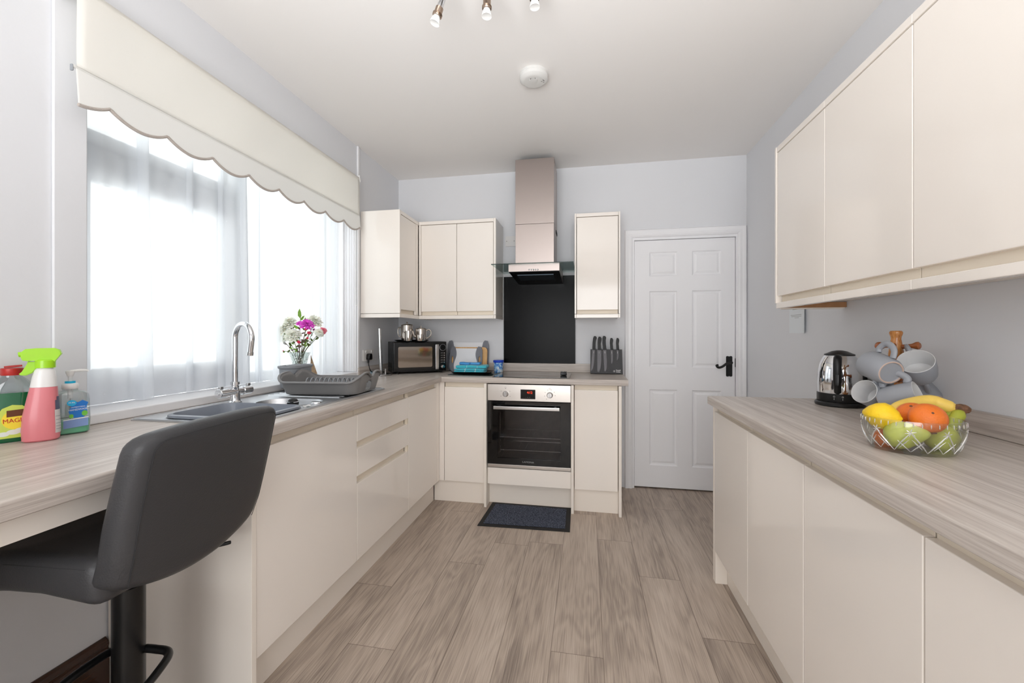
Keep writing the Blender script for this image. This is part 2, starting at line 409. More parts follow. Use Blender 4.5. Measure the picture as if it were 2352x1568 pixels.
def part(name, g, m, parent=None, W=False, ang=35, label=None):
    if g.hard and ang == 35: ang = 50
    bmesh.ops.remove_doubles(g.bm, verts=g.bm.verts[:], dist=1e-6)
    bmesh.ops.recalc_face_normals(g.bm, faces=g.bm.faces[:])
    me = bpy.data.meshes.new(name); g.bm.to_mesh(me); g.bm.free()
    for mm in (m if isinstance(m, (list, tuple)) else [m]): me.materials.append(MATS[mm])
    for p in me.polygons: p.use_smooth = True
    me.set_sharp_from_angle(angle=math.radians(ang))
    o = bpy.data.objects.new(name, me); COL.objects.link(o)
    base = Matrix()
    if parent is not None:
        base = RM[parent.name]; o.parent = parent
        if W: me.transform(base.inverted())
        RM[o.name] = base.copy()
    else:
        xs = [v.co for v in me.vertices]
        c = Vector((sum(v.x for v in xs)/len(xs), sum(v.y for v in xs)/len(xs), min(v.z for v in xs)))
        me.transform(Matrix.Translation(-c)); o.location = c; RM[o.name] = Matrix.Translation(c)
    if g.hard: wn_ = o.modifiers.new('wn', 'WEIGHTED_NORMAL'); wn_.keep_sharp = True
    if label: o['label'] = label
    return o
def tag(o, label, cat, group=None):
    o['label'] = label; o['category'] = cat
    if group: o['group'] = group
    return o
def struct(name, g, m, **k):
    o = part(name, g, m, **k); o['kind'] = 'structure'; return o
def text(name, s, size, M, m, parent, depth=.0002, W=True, bold=0, width=1.0):
    c = bpy.data.curves.new('t', 'FONT'); c.body = s; c.size = size; c.extrude = depth; c.align_x = 'CENTER'; c.align_y = 'CENTER'; c.offset = bold; c.resolution_u = 3
    t = bpy.data.objects.new('t', c); COL.objects.link(t); dg = bpy.context.evaluated_depsgraph_get()
    me = bpy.data.meshes.new_from_object(t.evaluated_get(dg)); bpy.data.objects.remove(t)
    g = G(); me.transform(Matrix.Diagonal((width, 1, 1, 1))); me.transform(M); g.bm.from_mesh(me); bpy.data.meshes.remove(me)
    return part(name, g, m, parent, W=W)
def place_text(loc, right, up):
    r = Vector(right).normalized(); u = Vector(up); u = (u-r*u.dot(r)).normalized(); n = r.cross(u)
    m = Matrix((r, u, n)).transposed().to_4x4(); m.translation = Vector(loc); return m

# ---------------------------------------------------------------- room dimensions
XL, XR, YB, YF, ZC = -1.608, 1.173, 3.312, -2.2, 2.538
ZW = .897; ZT = .859                                   # worktop top and underside
WY0, WY1, WZ0, WZ1 = 1.06, 2.65, .897, 2.32           # window opening
exec_parts = []
# ================================================================ ROOM SHELL
g = G(); g.box(XL-.4, XR+.2, YF-.2, YB+.6, -.1, 0); struct('floor', g, 'floor')
g = G(); g.box(XL-.4, XR+.2, YF-.2, YB+.2, ZC, ZC+.12); struct('ceiling', g, 'ceiling')
g = G()
TW = .36
g.box(XL-TW, XL, YF, WY0, 0, ZC); g.box(XL-TW, XL, WY1, YB, 0, ZC)
g.box(XL-TW, XL, WY0, WY1, 0, WZ0); g.box(XL-TW, XL, WY0, WY1, WZ1, ZC)
struct('wall_left', g, 'wall')
g = G(); DX0, DX1, DZ1 = .335, 1.132, 1.962
g.box(XL, DX0, YB, YB+.12, 0, ZC); g.box(DX1, XR+.15, YB, YB+.12, 0, ZC); g.box(DX0, DX1, YB, YB+.12, DZ1, ZC); g.box(DX0-.1, DX1+.1, YB+.121, YB+.14, -.05, DZ1+.1)  # last box: added behind the door, unseen, to stop light leaking under it
struct('wall_back', g, 'wall')
g = G(); g.box(XR, XR+.15, YF, YB, 0, ZC); struct('wall_right', g, 'wall')
g = G()
g.box(XL, -1.3, YF-.15, YF, 0, ZC); g.box(.9, XR, YF-.15, YF, 0, ZC); g.box(-1.3, .9, YF-.15, YF, 0, .3); g.box(-1.3, .9, YF-.15, YF, 2.2, ZC)
struct('wall_front', g, 'wall')
# rear patio window (behind the camera)
w2 = root('window_2', (-.2, YF-.1, .3))
g = G(); g.box(-1.3, .9, YF-.12, YF-.06, .3, .37); g.box(-1.3, .9, YF-.12, YF-.06, 2.13, 2.2)
for x in (-1.3, -.23, .83): g.box(x, x+.07, YF-.12, YF-.06, .37, 2.13)
part('window_frame', g, 'upvc', w2, W=True)
# ---- window 1: white plastic window behind the voile
w1 = root('window_1', (-1.83, 1.85, WZ0))
FX0, FX1 = -1.86, -1.80
g = G()
g.box(FX0, FX1, WY0, WY0+.06, .933, WZ1, .004); g.box(FX0, FX1, WY1-.06, WY1, .933, WZ1, .004)
g.box(FX0, FX1, WY0+.06, WY1-.06, .933, .99, .004); g.box(FX0, FX1, WY0+.06, WY1-.06, WZ1-.06, WZ1, .004)
g.box(FX0, FX1, 1.83, 1.886, .99, WZ1-.06, .004)
part('window_frame', g, 'upvc', w1, W=True)
g = G(); g.box(FX0, FX1, WY0+.06, 1.83, 1.845, 1.9, .004); part('transom', g, 'upvc', w1, W=True)
def sash(name, y0, y1, z0, z1, w=.055):
    g = G(); a, b = FX0+.02, FX1+.012
    g.box(a, b, y0, y0+w, z0, z1, .008); g.box(a, b, y1-w, y1, z0, z1, .008); g.box(a, b, y0+w, y1-w, z0, z0+w, .008); g.box(a, b, y0+w, y1-w, z1-w, z1, .008)
    return part(name, g, 'upvc', w1, W=True)
s1 = sash('sash', WY0+.062, 1.828, .992, 1.843, .075); s2 = sash('sash', WY0+.062, 1.828, 1.902, WZ1-.062, .05)
for sh, (a, b, c, d) in ((s1, (WY0+.1, 1.79, 1.03, 1.80)), (s2, (WY0+.1, 1.79, 1.93, 2.23)), (w1, (1.886, WY1-.06, .99, WZ1-.06))):
    g = G(); g.box(FX0+.028, FX0+.034, a, b, c, d); o = part('pane', g, 'pane', sh if sh is w1 else w1, W=True)
g = G(); g.box(FX1+.012, FX1+.026, 1.782, 1.80, 1.30, 1.36, .004); g.box(FX1+.02, FX1+.034, 1.784, 1.798, 1.22, 1.345, .005); part('window_handle', g, 'white_plastic', w1, W=True)
g = G(); g.cushion(.012, .018, .02, .004, (2, 2, 2), M=Matrix.Translation(onx(393, 404, -1.795))); part('window_catch', g, 'grey_board', w1, W=True)
g = G(); g.box(FX1, XL+.008, WY0, WY1, .8971, .933, .006); g.box(XL+.0005, XL+.0078, WY0-.09, WY0-.0005, .8971, .933, .002); g.box(XL+.0005, XL+.0078, WY1+.0005, WY1+.095, .8971, .933, .002); part('window_sill', g, 'white_paint', w1, W=True)
# architraves either side of the opening, up to the ceiling
g = G(); g.box(XL, XL+.010, .972, WY0-.001, .935, ZC-.001, .004); struct('trim_1', g, 'wall')
g = G(); g.box(XL+.0002, XL+.013, WY1+.001, WY1+.024, .8975, ZC-.001, .005)
g.box(XL-.185, XL, WY1-.006, WY1+.002, .935, WZ1, .002)
for q in (.012, .030, .048, .072): g.box(XL-q-.007, XL-q, WY1-.012, WY1-.004, .935, WZ1, .003)
g.box(XL-.10, XL-.088, WY1-.022, WY1-.004, .935, WZ1, .003)
struct('trim_2', g, 'white_paint')
# dark skirting under the breakfast bar
prof = [(0, 0), (.018, 0), (.018, .105), (.022, .115), (.022, .128), (.014, .138), (.017, .150), (.012, .165), (.004, .172), (0, .172)]
g = G(); g.loft([[(XL+a, y, b) for a, b in prof] for y in (YF, 1.114)]); struct('baseboard_left', g, 'skirting', ang=25)
g = G(); g.box(XR-.016, XR, YF, -.25, 0, .12, .004); struct('baseboard_right', g, 'white_paint')
# ---- door and its architrave
d1 = root('door_1', ((DX0+DX1)/2, YB, 0))
LX0, LX1, LZ0, LZ1, LY = .368, 1.097, .012, 1.930, YB+.012
g = G(); g.box(LX0, LX1, LY+.012, LY+.04, LZ0, LZ1)
P = lambda px, py: ony(px, py, LY)
cols = [(P(1491.5, 700).x, P(1556, 700).x), (P(1589.5, 700).x, P(1657.5, 700).x)]
rows = [(P(1500, 1068).z, P(1500, 894).z), (P(1500, 843).z, P(1500, 668.5).z), (P(1500, 634.5).z, P(1500, 579).z)]
xs = [LX0, cols[0][0], cols[0][1], cols[1][0], cols[1][1], LX1]; zs = [LZ0]+[v for r in rows for v in r]+[LZ1]
for i in (0, 2, 4): g.box(xs[i], xs[i+1], LY, LY+.012, LZ0, LZ1)
for c in cols:
    for i in range(0, 8, 2): g.box(c[0], c[1], LY, LY+.012, zs[i], zs[i+1])
    for r in rows:
        rings = []
        for ins, dp in ((0, 0), (.008, .008), (.018, .0095), (.034, .003), (.036, .003)):
            rings.append([(c[0]+ins, LY+dp, r[0]+ins), (c[1]-ins, LY+dp, r[0]+ins), (c[1]-ins, LY+dp, r[1]-ins), (c[0]+ins, LY+dp, r[1]-ins)])
        g.loft(rings, cap0=False)
part('door_leaf', g, 'white_paint', d1, W=True, ang=12)
g = G()
g.box(DX0, LX0-.003, YB-.002, YB+.1, 0, LZ1+.003); g.box(LX1+.003, DX1, YB-.002, YB+.1, 0, LZ1+.003); g.box(DX0, DX1, YB-.002, YB+.1, LZ1+.003, DZ1)
part('door_frame', g, 'white_paint', d1, W=True)
h = ony(1675, 841, LY-.004)
g = G(); g.box(h.x-.022, h.x+.022, LY-.004, LY, h.z-.072, h.z+.072, .0015)
for s in (-1, 1): g.prism([(-.022, 0), (-.014, s*.006), (0, s*.002), (.014, s*.006), (.022, 0)], -.004, 0, M=Matrix.Translation((h.x, LY, h.z+s*.072))@Matrix.Rotation(-PI/2, 4, 'X')@Matrix.Diagonal((1, -1, 1, 1)))
pl = part('door_handle', g, 'black_metal', d1, W=True)
g = G(); q = h+Vector((0, -.004, .03))
g.tube([q, q+Vector((0, -.045, 0))], .011, 14)
g.tube(smooth_path([q+Vector((0, -.045, 0)), q+Vector((-.03, -.048, -.004)), q+Vector((-.065, -.048, -.030)), q+Vector((-.09, -.048, -.036)), q+Vector((-.105, -.048, -.022)), q+Vector((-.092, -.048, -.018))]), [.009]*18+[.0075]*8, 12)
part('lever', g, 'black_metal', pl, W=True)
g = G(); g.box(LX1-.001, LX1+.007, LY-.004, LY+.004, h.z-.005, h.z+.06); part('latch_plate', g, 'black_metal', d1, W=True)
for z in (.28, 1.0, 1.70):
    g = G(); g.tube([(LX0-.002, LY-.003, z-.038), (LX0-.002, LY-.003, z+.038)], .0045, 8); part('hinge', g, 'white_paint', d1, W=True)
g = G()
def arch(x0, x1, z1, w=.062):
    pr = [(0, .006), (.003, .012), (.014, .018), (.03, .015), (.044, .02), (.054, .022), (.062, .010), (.062, 0), (0, 0)]
    L = []
    for d, h_ in pr: L.append([(x0+.0-d+.0, YB-h_, 0), (x0-d, YB-h_, z1+d), (x1+d, YB-h_, z1+d), (x1+d, YB-h_, 0)])
    gg = [[L[k][i] for k in range(len(L))] for i in range(4)]; g.loft(gg)
arch(.352, 1.110, 1.952); struct('trim_3', g, 'white_paint', ang=20)

# ================================================================ CABINETS
def fb(g, face, fr, d0, d1, a0, a1, z0, z1, bev=0, seg=2):
    if face == 'x+': g.box(fr-d1, fr-d0, a0, a1, z0, z1, bev, seg)
    elif face == 'x-': g.box(fr+d0, fr+d1, a0, a1, z0, z1, bev, seg)
    else: g.box(a0, a1, fr+d0, fr+d1, z0, z1, bev, seg)
DZ0, DZT = .152, .824
def base_unit(label, face, fr, a0, a1, depth, cat='cabinet', doors=None, drawers=None, plinth=.05, ctop=.857, group=None, pl_ext=(0, 0)):
    mid = (a0+a1)/2
    loc = {'x+': (fr-depth/2, mid, 0), 'x-': (fr+depth/2, mid, 0), 'y-': (mid, fr+depth/2, 0)}[face]
    t = thing('base_cabinet', label, cat, loc, group=group)
    g = G(); fb(g, face, fr, .045, depth, a0+.002, a1-.002, .15, ctop)
    part('carcass', g, 'cream_satin', t, W=True)
    for (b0, b1) in (doors or []):
        g = G(); fb(g, face, fr, 0, .021, b0+.0015, b1-.0015, DZ0, DZT, .0022)
        d = part('door', g, 'cream', t, W=True)
        g = G(); fb(g, face, fr, .0195, .0235, b0+.0015, b1-.0015, DZT-.012, .856, .0006); part('finger_pull', g, 'cream_inner', d, W=True)
    for (b0, b1, z0, z1, zp) in (drawers or []):
        g = G(); fb(g, face, fr, 0, .021, b0+.0015, b1-.0015, z0, z1, .0022)
        d = part('drawer_front', g, 'cream', t, W=True)
        g = G(); fb(g, face, fr, .0195, .0235, b0+.0015, b1-.022, z1-.012, zp, .0006)
        fb(g, face, fr, .001, .021, b1-.018, b1-.0015, z1, zp-.001)
        part('finger_pull', g, 'cream_inner', d, W=True)
        g = G(); fb(g, face, fr, .0185, .0236, b1-.022, b1-.0145, z1+.001, zp-.002); part('pull_gap_shade', g, 'gap_shade', d, W=True)  # dark strip, the shade of the slit put into its colour
    if plinth is not None:
        g = G(); fb(g, face, fr, plinth, plinth+.016, a0-pl_ext[0], a1+pl_ext[1], 0, .15); part('plinth', g, 'cream_satin', t, W=True)
    return t
# ---- left run (faces the room)
XLD = -1.0426
sc_ = base_unit('cream gloss base cabinet with one wide door under the sink', 'x+', XLD, 1.137, 1.725, .55, doors=[(1.139, 1.725)], ctop=.66)
g = G(); g.box(-1.6, XLD+.004, 1.118, 1.1365, 0, .857, .001); part('end_panel', g, 'cream_satin', sc_, W=True)
for z in (.19, .26):
    g = G(); g.box(XLD-.012, XLD-.004, 1.1366, 1.1385, z, z+.03); part('hinge', g, 'gap_shade', sc_, W=True)
base_unit('cream gloss three-drawer base cabinet beside the sink cabinet', 'x+', XLD, 1.725, 2.277, .55,
          drawers=[(1.725, 2.277, .669, DZT, .857), (1.725, 2.277, .507, .641-.1+.0, .669), (1.725, 2.277, DZ0, .507-.034, .507)][:0] or
          [(1.725, 2.277, .701, DZT, .857), (1.725, 2.277, .541, .669, .701), (1.725, 2.277, DZ0, .507, .541)])
cc = base_unit('cream gloss base cabinet with one door between the drawers and the corner', 'x+', XLD, 2.277, 2.79, .55, doors=[(2.277, 2.742)], plinth=None)
g = G(); g.box(XLD-.021, XLD, 2.7435, 2.793, DZ0, .857, .001); g.box(XLD+.0005, -1.0065, 2.793, 2.812, DZ0, .857, .001); part('corner_post', g, 'cream', cc, W=True)
g = G(); g.box(XLD-.066, XLD-.05, 2.277, 2.81, 0, .15); part('plinth', g, 'cream_satin', cc, W=True)
# ---- back run
YBD = 2.793
base_unit('narrow cream gloss base cabinet left of the oven', 'y-', YBD, -1.0055, -.7035, .5, doors=[(-1.0055, -.7045)], plinth=.02, pl_ext=(.082, .001))
oh = thing('oven_housing', 'cream oven housing cabinet with a slim drawer front below the oven', 'cabinet', (-.395, 3.05, 0))
g = G(); g.box(-.7025, -.6855, 2.754, 3.30, 0, .857, .001); part('side_panel', g, 'cream_satin', oh, W=True)
g = G(); g.box(-.1035, -.0855, 2.754, 3.30, 0, .857, .001); part('side_panel', g, 'cream_satin', oh, W=True)
g = G(); g.box(-.684, -.105, 2.785, 2.805, .154, .269, .002); part('drawer_front', g, 'cream', oh, W=True)
g = G(); g.box(-.6855, -.1035, 2.85, 2.866, 0, .15); g.box(-.6855, -.1035, 2.81, 3.29, .15, .262); part('plinth', g, 'cream_satin', oh, W=True)
rb = base_unit('narrow cream gloss base cabinet right of the oven beside the door', 'y-', YBD, -.0845, .2055, .5, doors=[(-.0835, .2045)], plinth=.02)
g = G(); g.box(.2065, .2245, 2.757, 3.30, 0, .857, .001); part('end_panel', g, 'cream_satin', rb, W=True)
# ---- right run
XRD = .6085
ys = [onx(p, 1100, XRD).y for p in (1717, 1845.5, 2120.5)]
Y0R = 2.128
r1 = base_unit('cream gloss base cabinet at the far end of the right-hand counter', 'x-', XRD, ys[0], Y0R, .54, doors=[(ys[0], Y0R-.004)], plinth=.054)
g = G(); g.box(XRD-.0, XRD+.56, Y0R+.0005, Y0R+.018, 0, .857, .001); part('end_panel', g, 'cream_satin', r1, W=True)
g = G(); g.box(XRD+.0005, XRD+.053, Y0R-.02, Y0R, 0, .15); part('plinth_return', g, 'cream_satin', r1, W=True)
base_unit('cream gloss base cabinet, second from the far end of the right-hand counter', 'x-', XRD, ys[1], ys[0]-.001, .54, doors=[(ys[1], ys[0]-.001)], plinth=.054)
base_unit('wide cream gloss base cabinet below the fruit bowl', 'x-', XRD, ys[2], ys[1]-.001, .54, doors=[(ys[2], ys[1]-.001)], plinth=.054)
base_unit('cream gloss base cabinet at the near end of the right-hand counter', 'x-', XRD, ys[2]-.6, ys[2]-.001, .54, doors=[(ys[2]-.6, ys[2]-.001)], plinth=.054)

# ---------------------------------------------------------------- worktops
def edge(xf, xb, z0, z1, r=.007, sx=1):
    """profile: front xf, back xb"""
    s = 1 if xf > xb else -1; p = [(xb, z0), (xf-s*.002, z0), (xf, z0+.002)]
    for i in range(6):
        a = i/5*PI/2; p.append((xf-s*r+s*r*math.cos(a), z1-r+r*math.sin(a)))
    p.append((xb, z1)); return p
XLW, YBW, XRW = -1.0215, 2.775, .5799
wl = thing('worktop', 'grey-brown wood effect worktop along the window wall holding the sink', 'worktop', (XL, 1.5, ZT))
g = G()
def yrun(g, xf, xb, y0, y1, z0=ZT, z1=ZW, r=.007): g.loft([[(a, y, b) for a, b in edge(xf, xb, z0, z1, r)] for y in (y0, y1)])
yrun(g, XLW, XL+.0005, -.3, 1.175); yrun(g, XLW, XL+.0005, 2.07, YB-.0005)
yrun(g, XLW, -1.105, 1.175, 2.07); g.box(-1.55, XL+.0005, 1.175, 2.07, ZT, ZW)
part('counter', g, 'top_y', wl, W=True)
g = G(); g.box(-1.078, -1.06, -.3, 1.117, .803, ZT-.0005, .001); part('apron', g, 'cream_satin', wl, W=True, label='cream rail under the breakfast bar end')
g = G(); g.box(-1.6, -1.06, .26, .278, 0, ZT-.0005, .001); part('added_shade_panel', g, 'cream_satin', wl, W=True)  # added out of view to keep rear light from under the bar
g = G(); g.box(XL+.0005, XL+.02, 2.652, YB-.0005, ZW+.0003, .965, .003); part('upstand', g, 'top_y', wl, W=True)
wb = thing('worktop', 'grey-brown wood effect worktop along the back wall holding the hob', 'worktop', (-.4, YB, ZT))
g = G(); g.loft([[(x, YB-.0005-(b_-0), c) for b_, c in [(YB-.0005-yy, zz) for yy, zz in edge(YBW, YB-.0005, ZT, ZW)]] for x in (XLW+.0005, .2691)])
part('counter', g, 'top_x', wb, W=True)
g = G(); g.box(XL+.021, .2691, YB-.0195, YB-.0005, ZW+.0003, .965, .003); part('upstand', g, 'top_x', wb, W=True)
wr = thing('worktop', 'grey-brown wood effect worktop along the right wall with kettle and fruit', 'worktop', (XR, .9, ZT))
g = G(); yrun(g, XRW, XR-.0005, ys[2]-.6, 2.1344); part('counter', g, 'top_y', wr, W=True)
g = G(); g.box(XR-.02, XR-.0005, ys[2]-.6, 2.1344, ZW+.0003, .965, .003); part('upstand', g, 'top_y', wr, W=True)

# ---------------------------------------------------------------- wall cabinets
UZ0, UZ1, UD0, UD1 = 1.3196, 2.085, 1.378, 2.055
def wall_unit(label, face, fr, a0, a1, depth, doors, open_bottom=False, group=None):
    mid = (a0+a1)/2
    loc = {'x+': (fr-depth/2, mid, UZ0), 'x-': (fr+depth/2, mid, UZ0), 'y-': (mid, fr+depth/2, UZ0)}[face]
    t = thing('wall_cabinet', label, 'cabinet', loc, group=group)
    g = G(); fb(g, face, fr, .042, depth, a0+.001, a1-.001, 1.349, UZ1-.004); part('carcass', g, 'cream_satin', t, W=True)
    for b0, b1 in doors:
        g = G(); fb(g, face, fr, .004, .025, b0+.0015, b1-.0015, UD0, UD1, .002); d = part('door', g, 'cream', t, W=True)
        g = G(); fb(g, face, fr, .024, .0285, b0+.0015, b1-.0015, 1.3495, UD0+.012, .0006); part('finger_pull', g, 'cream_inner', d, W=True)
    g = G(); fb(g, face, fr, .002, .028, a0, a1, UD1+.004, UZ1, .002); part('cornice', g, 'cream', t, W=True)
    g = G(); fb(g, face, fr, 0, .022, a0, a1, UZ0, 1.347, .002); part('light_pelmet', g, 'cream', t, W=True)
    return t
YU = 3.0301; XUc = -1.3026
c = wall_unit('cream gloss corner wall cabinet beside the window', 'x+', XUc, 2.722, 3.308, .30, [(2.722, 2.985)])
g = G(); g.box(-1.605, XUc, 2.701, 2.7205, 1.350, UZ1, .001); part('side_panel', g, 'cream', c, W=True)
g = G(); g.box(-1.605, XUc, 2.701, 2.7205, UZ0, 1.347, .001); part('side_pelmet', g, 'cream', c, W=True)
g = G(); g.box(XUc-.022, XUc-.003, 2.987, 3.027, 1.35, UD1+.002, .001); part('corner_post', g, 'cream', c, W=True)
c = wall_unit('double-door cream gloss wall cabinet left of the extractor hood', 'y-', YU, XUc+.001, -.6985, .278, [(XUc+.018, -.991), (-.991, -.6995)])
g = G(); g.box(-.6975, -.6799, YU, YB-.002, 1.35, UZ1, .001); part('side_panel', g, 'cream', c, W=True)
g = G(); g.box(-.6975, -.6799, YU, YB-.002, UZ0, 1.347, .001); part('side_pelmet', g, 'cream', c, W=True)
g = G(); g.box(XUc+.001, XUc+.0165, YU+.004, YU+.024, 1.35, UD1+.003, .001); part('filler_strip', g, 'cream', c, W=True)
c = wall_unit('slim single-door cream gloss wall cabinet right of the extractor hood', 'y-', YU, -.0879+.013, .2373-.013, .278, [(-.0735, .2235)])
for a in ((-.0879, -.076), (.2255, .2373)):
    g = G(); g.box(a[0], a[1], YU, YB-.002, 1.35, UZ1, .001); part('side_panel', g, 'cream', c, W=True)
    g = G(); g.box(a[0], a[1], YU, YB-.002, UZ0, 1.347, .001); part('side_pelmet', g, 'cream', c, W=True)
XRU = .885; YRU = 2.149
yu = [onx(p, q, XRU+.004).y for p, q in ((1894.3, 400), (2096.5, 350))]
c = wall_unit('cream gloss wall cabinet at the far end of the right-hand row', 'x-', XRU, yu[0], YRU-.014, XR-XRU-.003, [(yu[0], YRU-.018)])
g = G(); g.box(XRU, XR-.002, YRU-.0135, YRU, 1.345, UZ1, .001); part('side_panel', g, 'cream', c, W=True)
g = G(); g.box(XRU+.023, XR-.002, YRU-.022, YRU, UZ0-.004, 1.343, .001); part('pelmet_return', g, 'cream_satin', c, W=True)
g = G(); g.box(XRU+.023, XR-.002, YRU-.034, YRU-.0225, UZ0+.002, 1.346, .001); part('inner_board', g, 'brown_board', c, W=True, label='brown raw board strip behind the pelmet')
wall_unit('cream gloss wall cabinet in the middle of the right-hand row', 'x-', XRU, yu[1], yu[0]-.0005, XR-XRU-.003, [(yu[1], yu[0]-.0005)])
wall_unit('cream gloss wall cabinet at the near end of the right-hand row', 'x-', XRU, yu[1]-.6, yu[1]-.0005, XR-XRU-.003, [(yu[1]-.6, yu[1]-.0005)])
def plate(g, outer, holes, z0, z1, M=None):
    """flat plate with holes, both faces and all rims"""
    t = bmesh.new()
    for z, flip in ((z1, False), (z0, True)):
        es = []; 
        for lp in [outer]+holes:
            vs = [t.verts.new((x, y, z)) for x, y in lp]
            es += [t.edges.new((vs[i], vs[(i+1) % len(vs)])) for i in range(len(vs))]
        bmesh.ops.triangle_fill(t, edges=es, use_beauty=True)
    for lp in [outer]+holes:
        n = len(lp); a = [t.verts.new((x, y, z0)) for x, y in lp]; b = [t.verts.new((x, y, z1)) for x, y in lp]
        for i in range(n): t.faces.new((a[i], a[(i+1) % n], b[(i+1) % n], b[i]))
    bmesh.ops.remove_doubles(t, verts=t.verts[:], dist=1e-6)
    q = G(); q.bm.free(); q.bm = t; return g.merge(q, M)
T_ = Matrix.Translation
# ================================================================ WINDOW DRESSING
XB = -1.545
BY0, BY1 = .995, 2.585
t = thing('roller_blind', 'cream roller blind with scalloped hem pulled part way down the window', 'blind', (XB, 1.8, 1.9))
g = G(); g.tube([(XB-.022, BY0-.01, 2.268), (XB-.022, BY1+.004, 2.268)], .023, 20); part('roller', g, 'blind_fabric', t, W=True)
ny = 60
g = G(); rows = []
for k, (dx, z) in enumerate([(-.002, 2.282), (.0, 2.262), (.0, 2.2), (-.001, 2.1), (.001, 2.035), (.002, 2.022)]):
    rows.append([(XB+dx+.0012*math.sin(i*.5+k), BY0+(BY1-BY0)*i/ny, z) for i in range(ny+1)])
g.loft(rows, False, False, False)
o = part('fabric', g, 'blind_fabric', t, W=True); md = o.modifiers.new('s', 'SOLIDIFY'); md.thickness = .0012
cus = [onx(p, q, XB).y for p, q in ((250, 252), (385, 313), (490, 364), (573, 404), (640, 436), (698, 464), (748, 488), (788, 508))]
sc0 = [BY0-.045]+[BY0+.005+ (c_-BY0-.005) for c_ in cus]+[BY1+.006]
st = (sc0[-2]-sc0[1])/7
def scal(y):
    # cusps spaced st, anchored on the first measured cusp
    u = ((y-sc0[1])/st) % 1.0
    return 1.936-.034*math.sin(PI*u)**.8
NS = 300; top = []; mid = []; bot = []
for i in range(NS+1):
    y = BY0+(BY1+.008-BY0)*i/NS
    top.append((XB-.004, y, 2.024)); mid.append((XB-.004+(2.024-1.975)*.09, y, 1.975)); bot.append((XB-.004+(2.024-scal(y))*.09, y, scal(y)))
L_ = [top, [tuple(Vector(a).lerp(Vector(b), .12)) for a, b in zip(top, mid)], mid]+[[tuple(Vector(a).lerp(Vector(b), q)) for a, b in zip(mid, bot)] for q in (.5, .93, .98)]+[bot]
g = G(); g.loft(L_, False, False, False)
o = part('valance', g, 'blind_valance', t, W=True); md = o.modifiers.new('s', 'SOLIDIFY'); md.thickness = .0012
g = G(); g.tube(bot, .0055, 6); part('braid', g, mat('braid', (196, 186, 178), .9, bump=.8, bscale=600) and 'braid', t, W=True)
g = G(); g.tube([(XB-.006, BY0-.006, 2.02), (XB-.006, BY1, 2.02)], .006, 8); part('bottom_bar', g, 'blind_valance', t, W=True)
g = G(); g.box(XB-.012, XB-.002, BY0-.010, BY0-.005, 2.004, 2.024, .002); part('bar_end_cap', g, 'grey_plastic', t, W=True)
for y in (BY0-.014, BY1+.006):
    g = G(); g.box(XL+.001, XB+.0, y-.003, y+.003, 2.235, 2.30, .002); g.lathe([(0, -.006), (.026, -.006), (.026, .006), (0, .006)], 24, M=T_((XB-.022, y, 2.268))@Matrix.Rotation(PI/2, 4, 'X'))
    part('bracket', g, 'white_plastic', t, W=True)
g = G()
cx, cy = XB-.03, BY1+.012
for dx in (-.006, .006):
    for i in range(110): 
        z = 2.262-i*.0078
        g.lathe(ball(.0024, 6), 6, M=T_((cx+dx, cy, z)))
    g.tube([(cx+dx, cy, 2.262), (cx+dx, cy, 1.41)], .0011, 5)
g.tube([(cx+.006*math.cos(a), cy, 1.41+.012*math.sin(a)) for a in [PI+PI*i/8 for i in range(9)]], .0018, 6)
part('bead_chain', g, 'white_plastic', t, W=True)
# voile curtains
def curtain(y0, y1, x, seed, label, group):
    rnd = random.Random(seed); ph = [rnd.uniform(0, 6) for _ in range(6)]; NY, NZ = 260, 14; L = []
    def X(y, zf):
        a = .010*math.sin(y*38+ph[0]+1.5*math.sin(y*5+ph[1]))+.007*math.sin(y*71+ph[2]+2*math.sin(y*9+ph[3]))+.008*math.sin(y*13+ph[4])
        return x+a*(1.0-.35*zf)+.004*math.sin(zf*3+y*11)
    for j in range(NZ+1):
        zf = j/NZ; z = .9365+(2.29-.9365)*zf
        L.append([(X(y0+(y1-y0)*i/NY, zf), y0+(y1-y0)*i/NY+.012*(1-zf)*math.sin(i*.09+ph[5]), z+(.006*math.sin(i*.16+ph[1]) + .004 if j == 0 else 0)) for i in range(NY+1)])
    g = G(); g.loft(L, False, False, False)
    # gathered narrow folds (doubled cloth) along the panel
    for fy, fw in rnd_folds[seed]:
        rows = []
        for j in range(NZ+1):
            zf = j/NZ; z = .938+(2.29-.938)*zf; w = fw*(1.1-.35*zf); rows.append([(X(fy+w*(q/8-.5), zf)+.016*math.cos((q/8-.5)*PI), fy+w*(q/8-.5)+.01*(1-zf), z) for q in range(9)])
        g.loft(rows, False, False, False)
    return tag(part('voile_curtain', g, 'voile', None, ang=80), label, 'curtain', group)
rnd_folds = {1: [(1.125, .07), (1.345, .045), (1.55, .05), (1.71, .04), (1.83, .055), (1.93, .05)], 2: [(2.02, .035), (2.33, .04), (2.45, .05), (2.55, .06)]}
g_c = 'sheer voile curtains inside the window'
curtain(1.085, 1.955, -1.762, 1, 'left sheer white voile curtain gathered over the opening window', g_c)
curtain(1.93, 2.60, -1.725, 2, 'right sheer white voile curtain over the fixed pane behind the flowers', g_c)
g = G(); g.tube([(-1.74, WY0+.002, 2.305), (-1.74, WY1-.002, 2.305)], .006, 10); tag(part('curtain_wire', g, 'white_plastic'), 'white wire rod holding the voile curtains behind the blind', 'curtain rod')

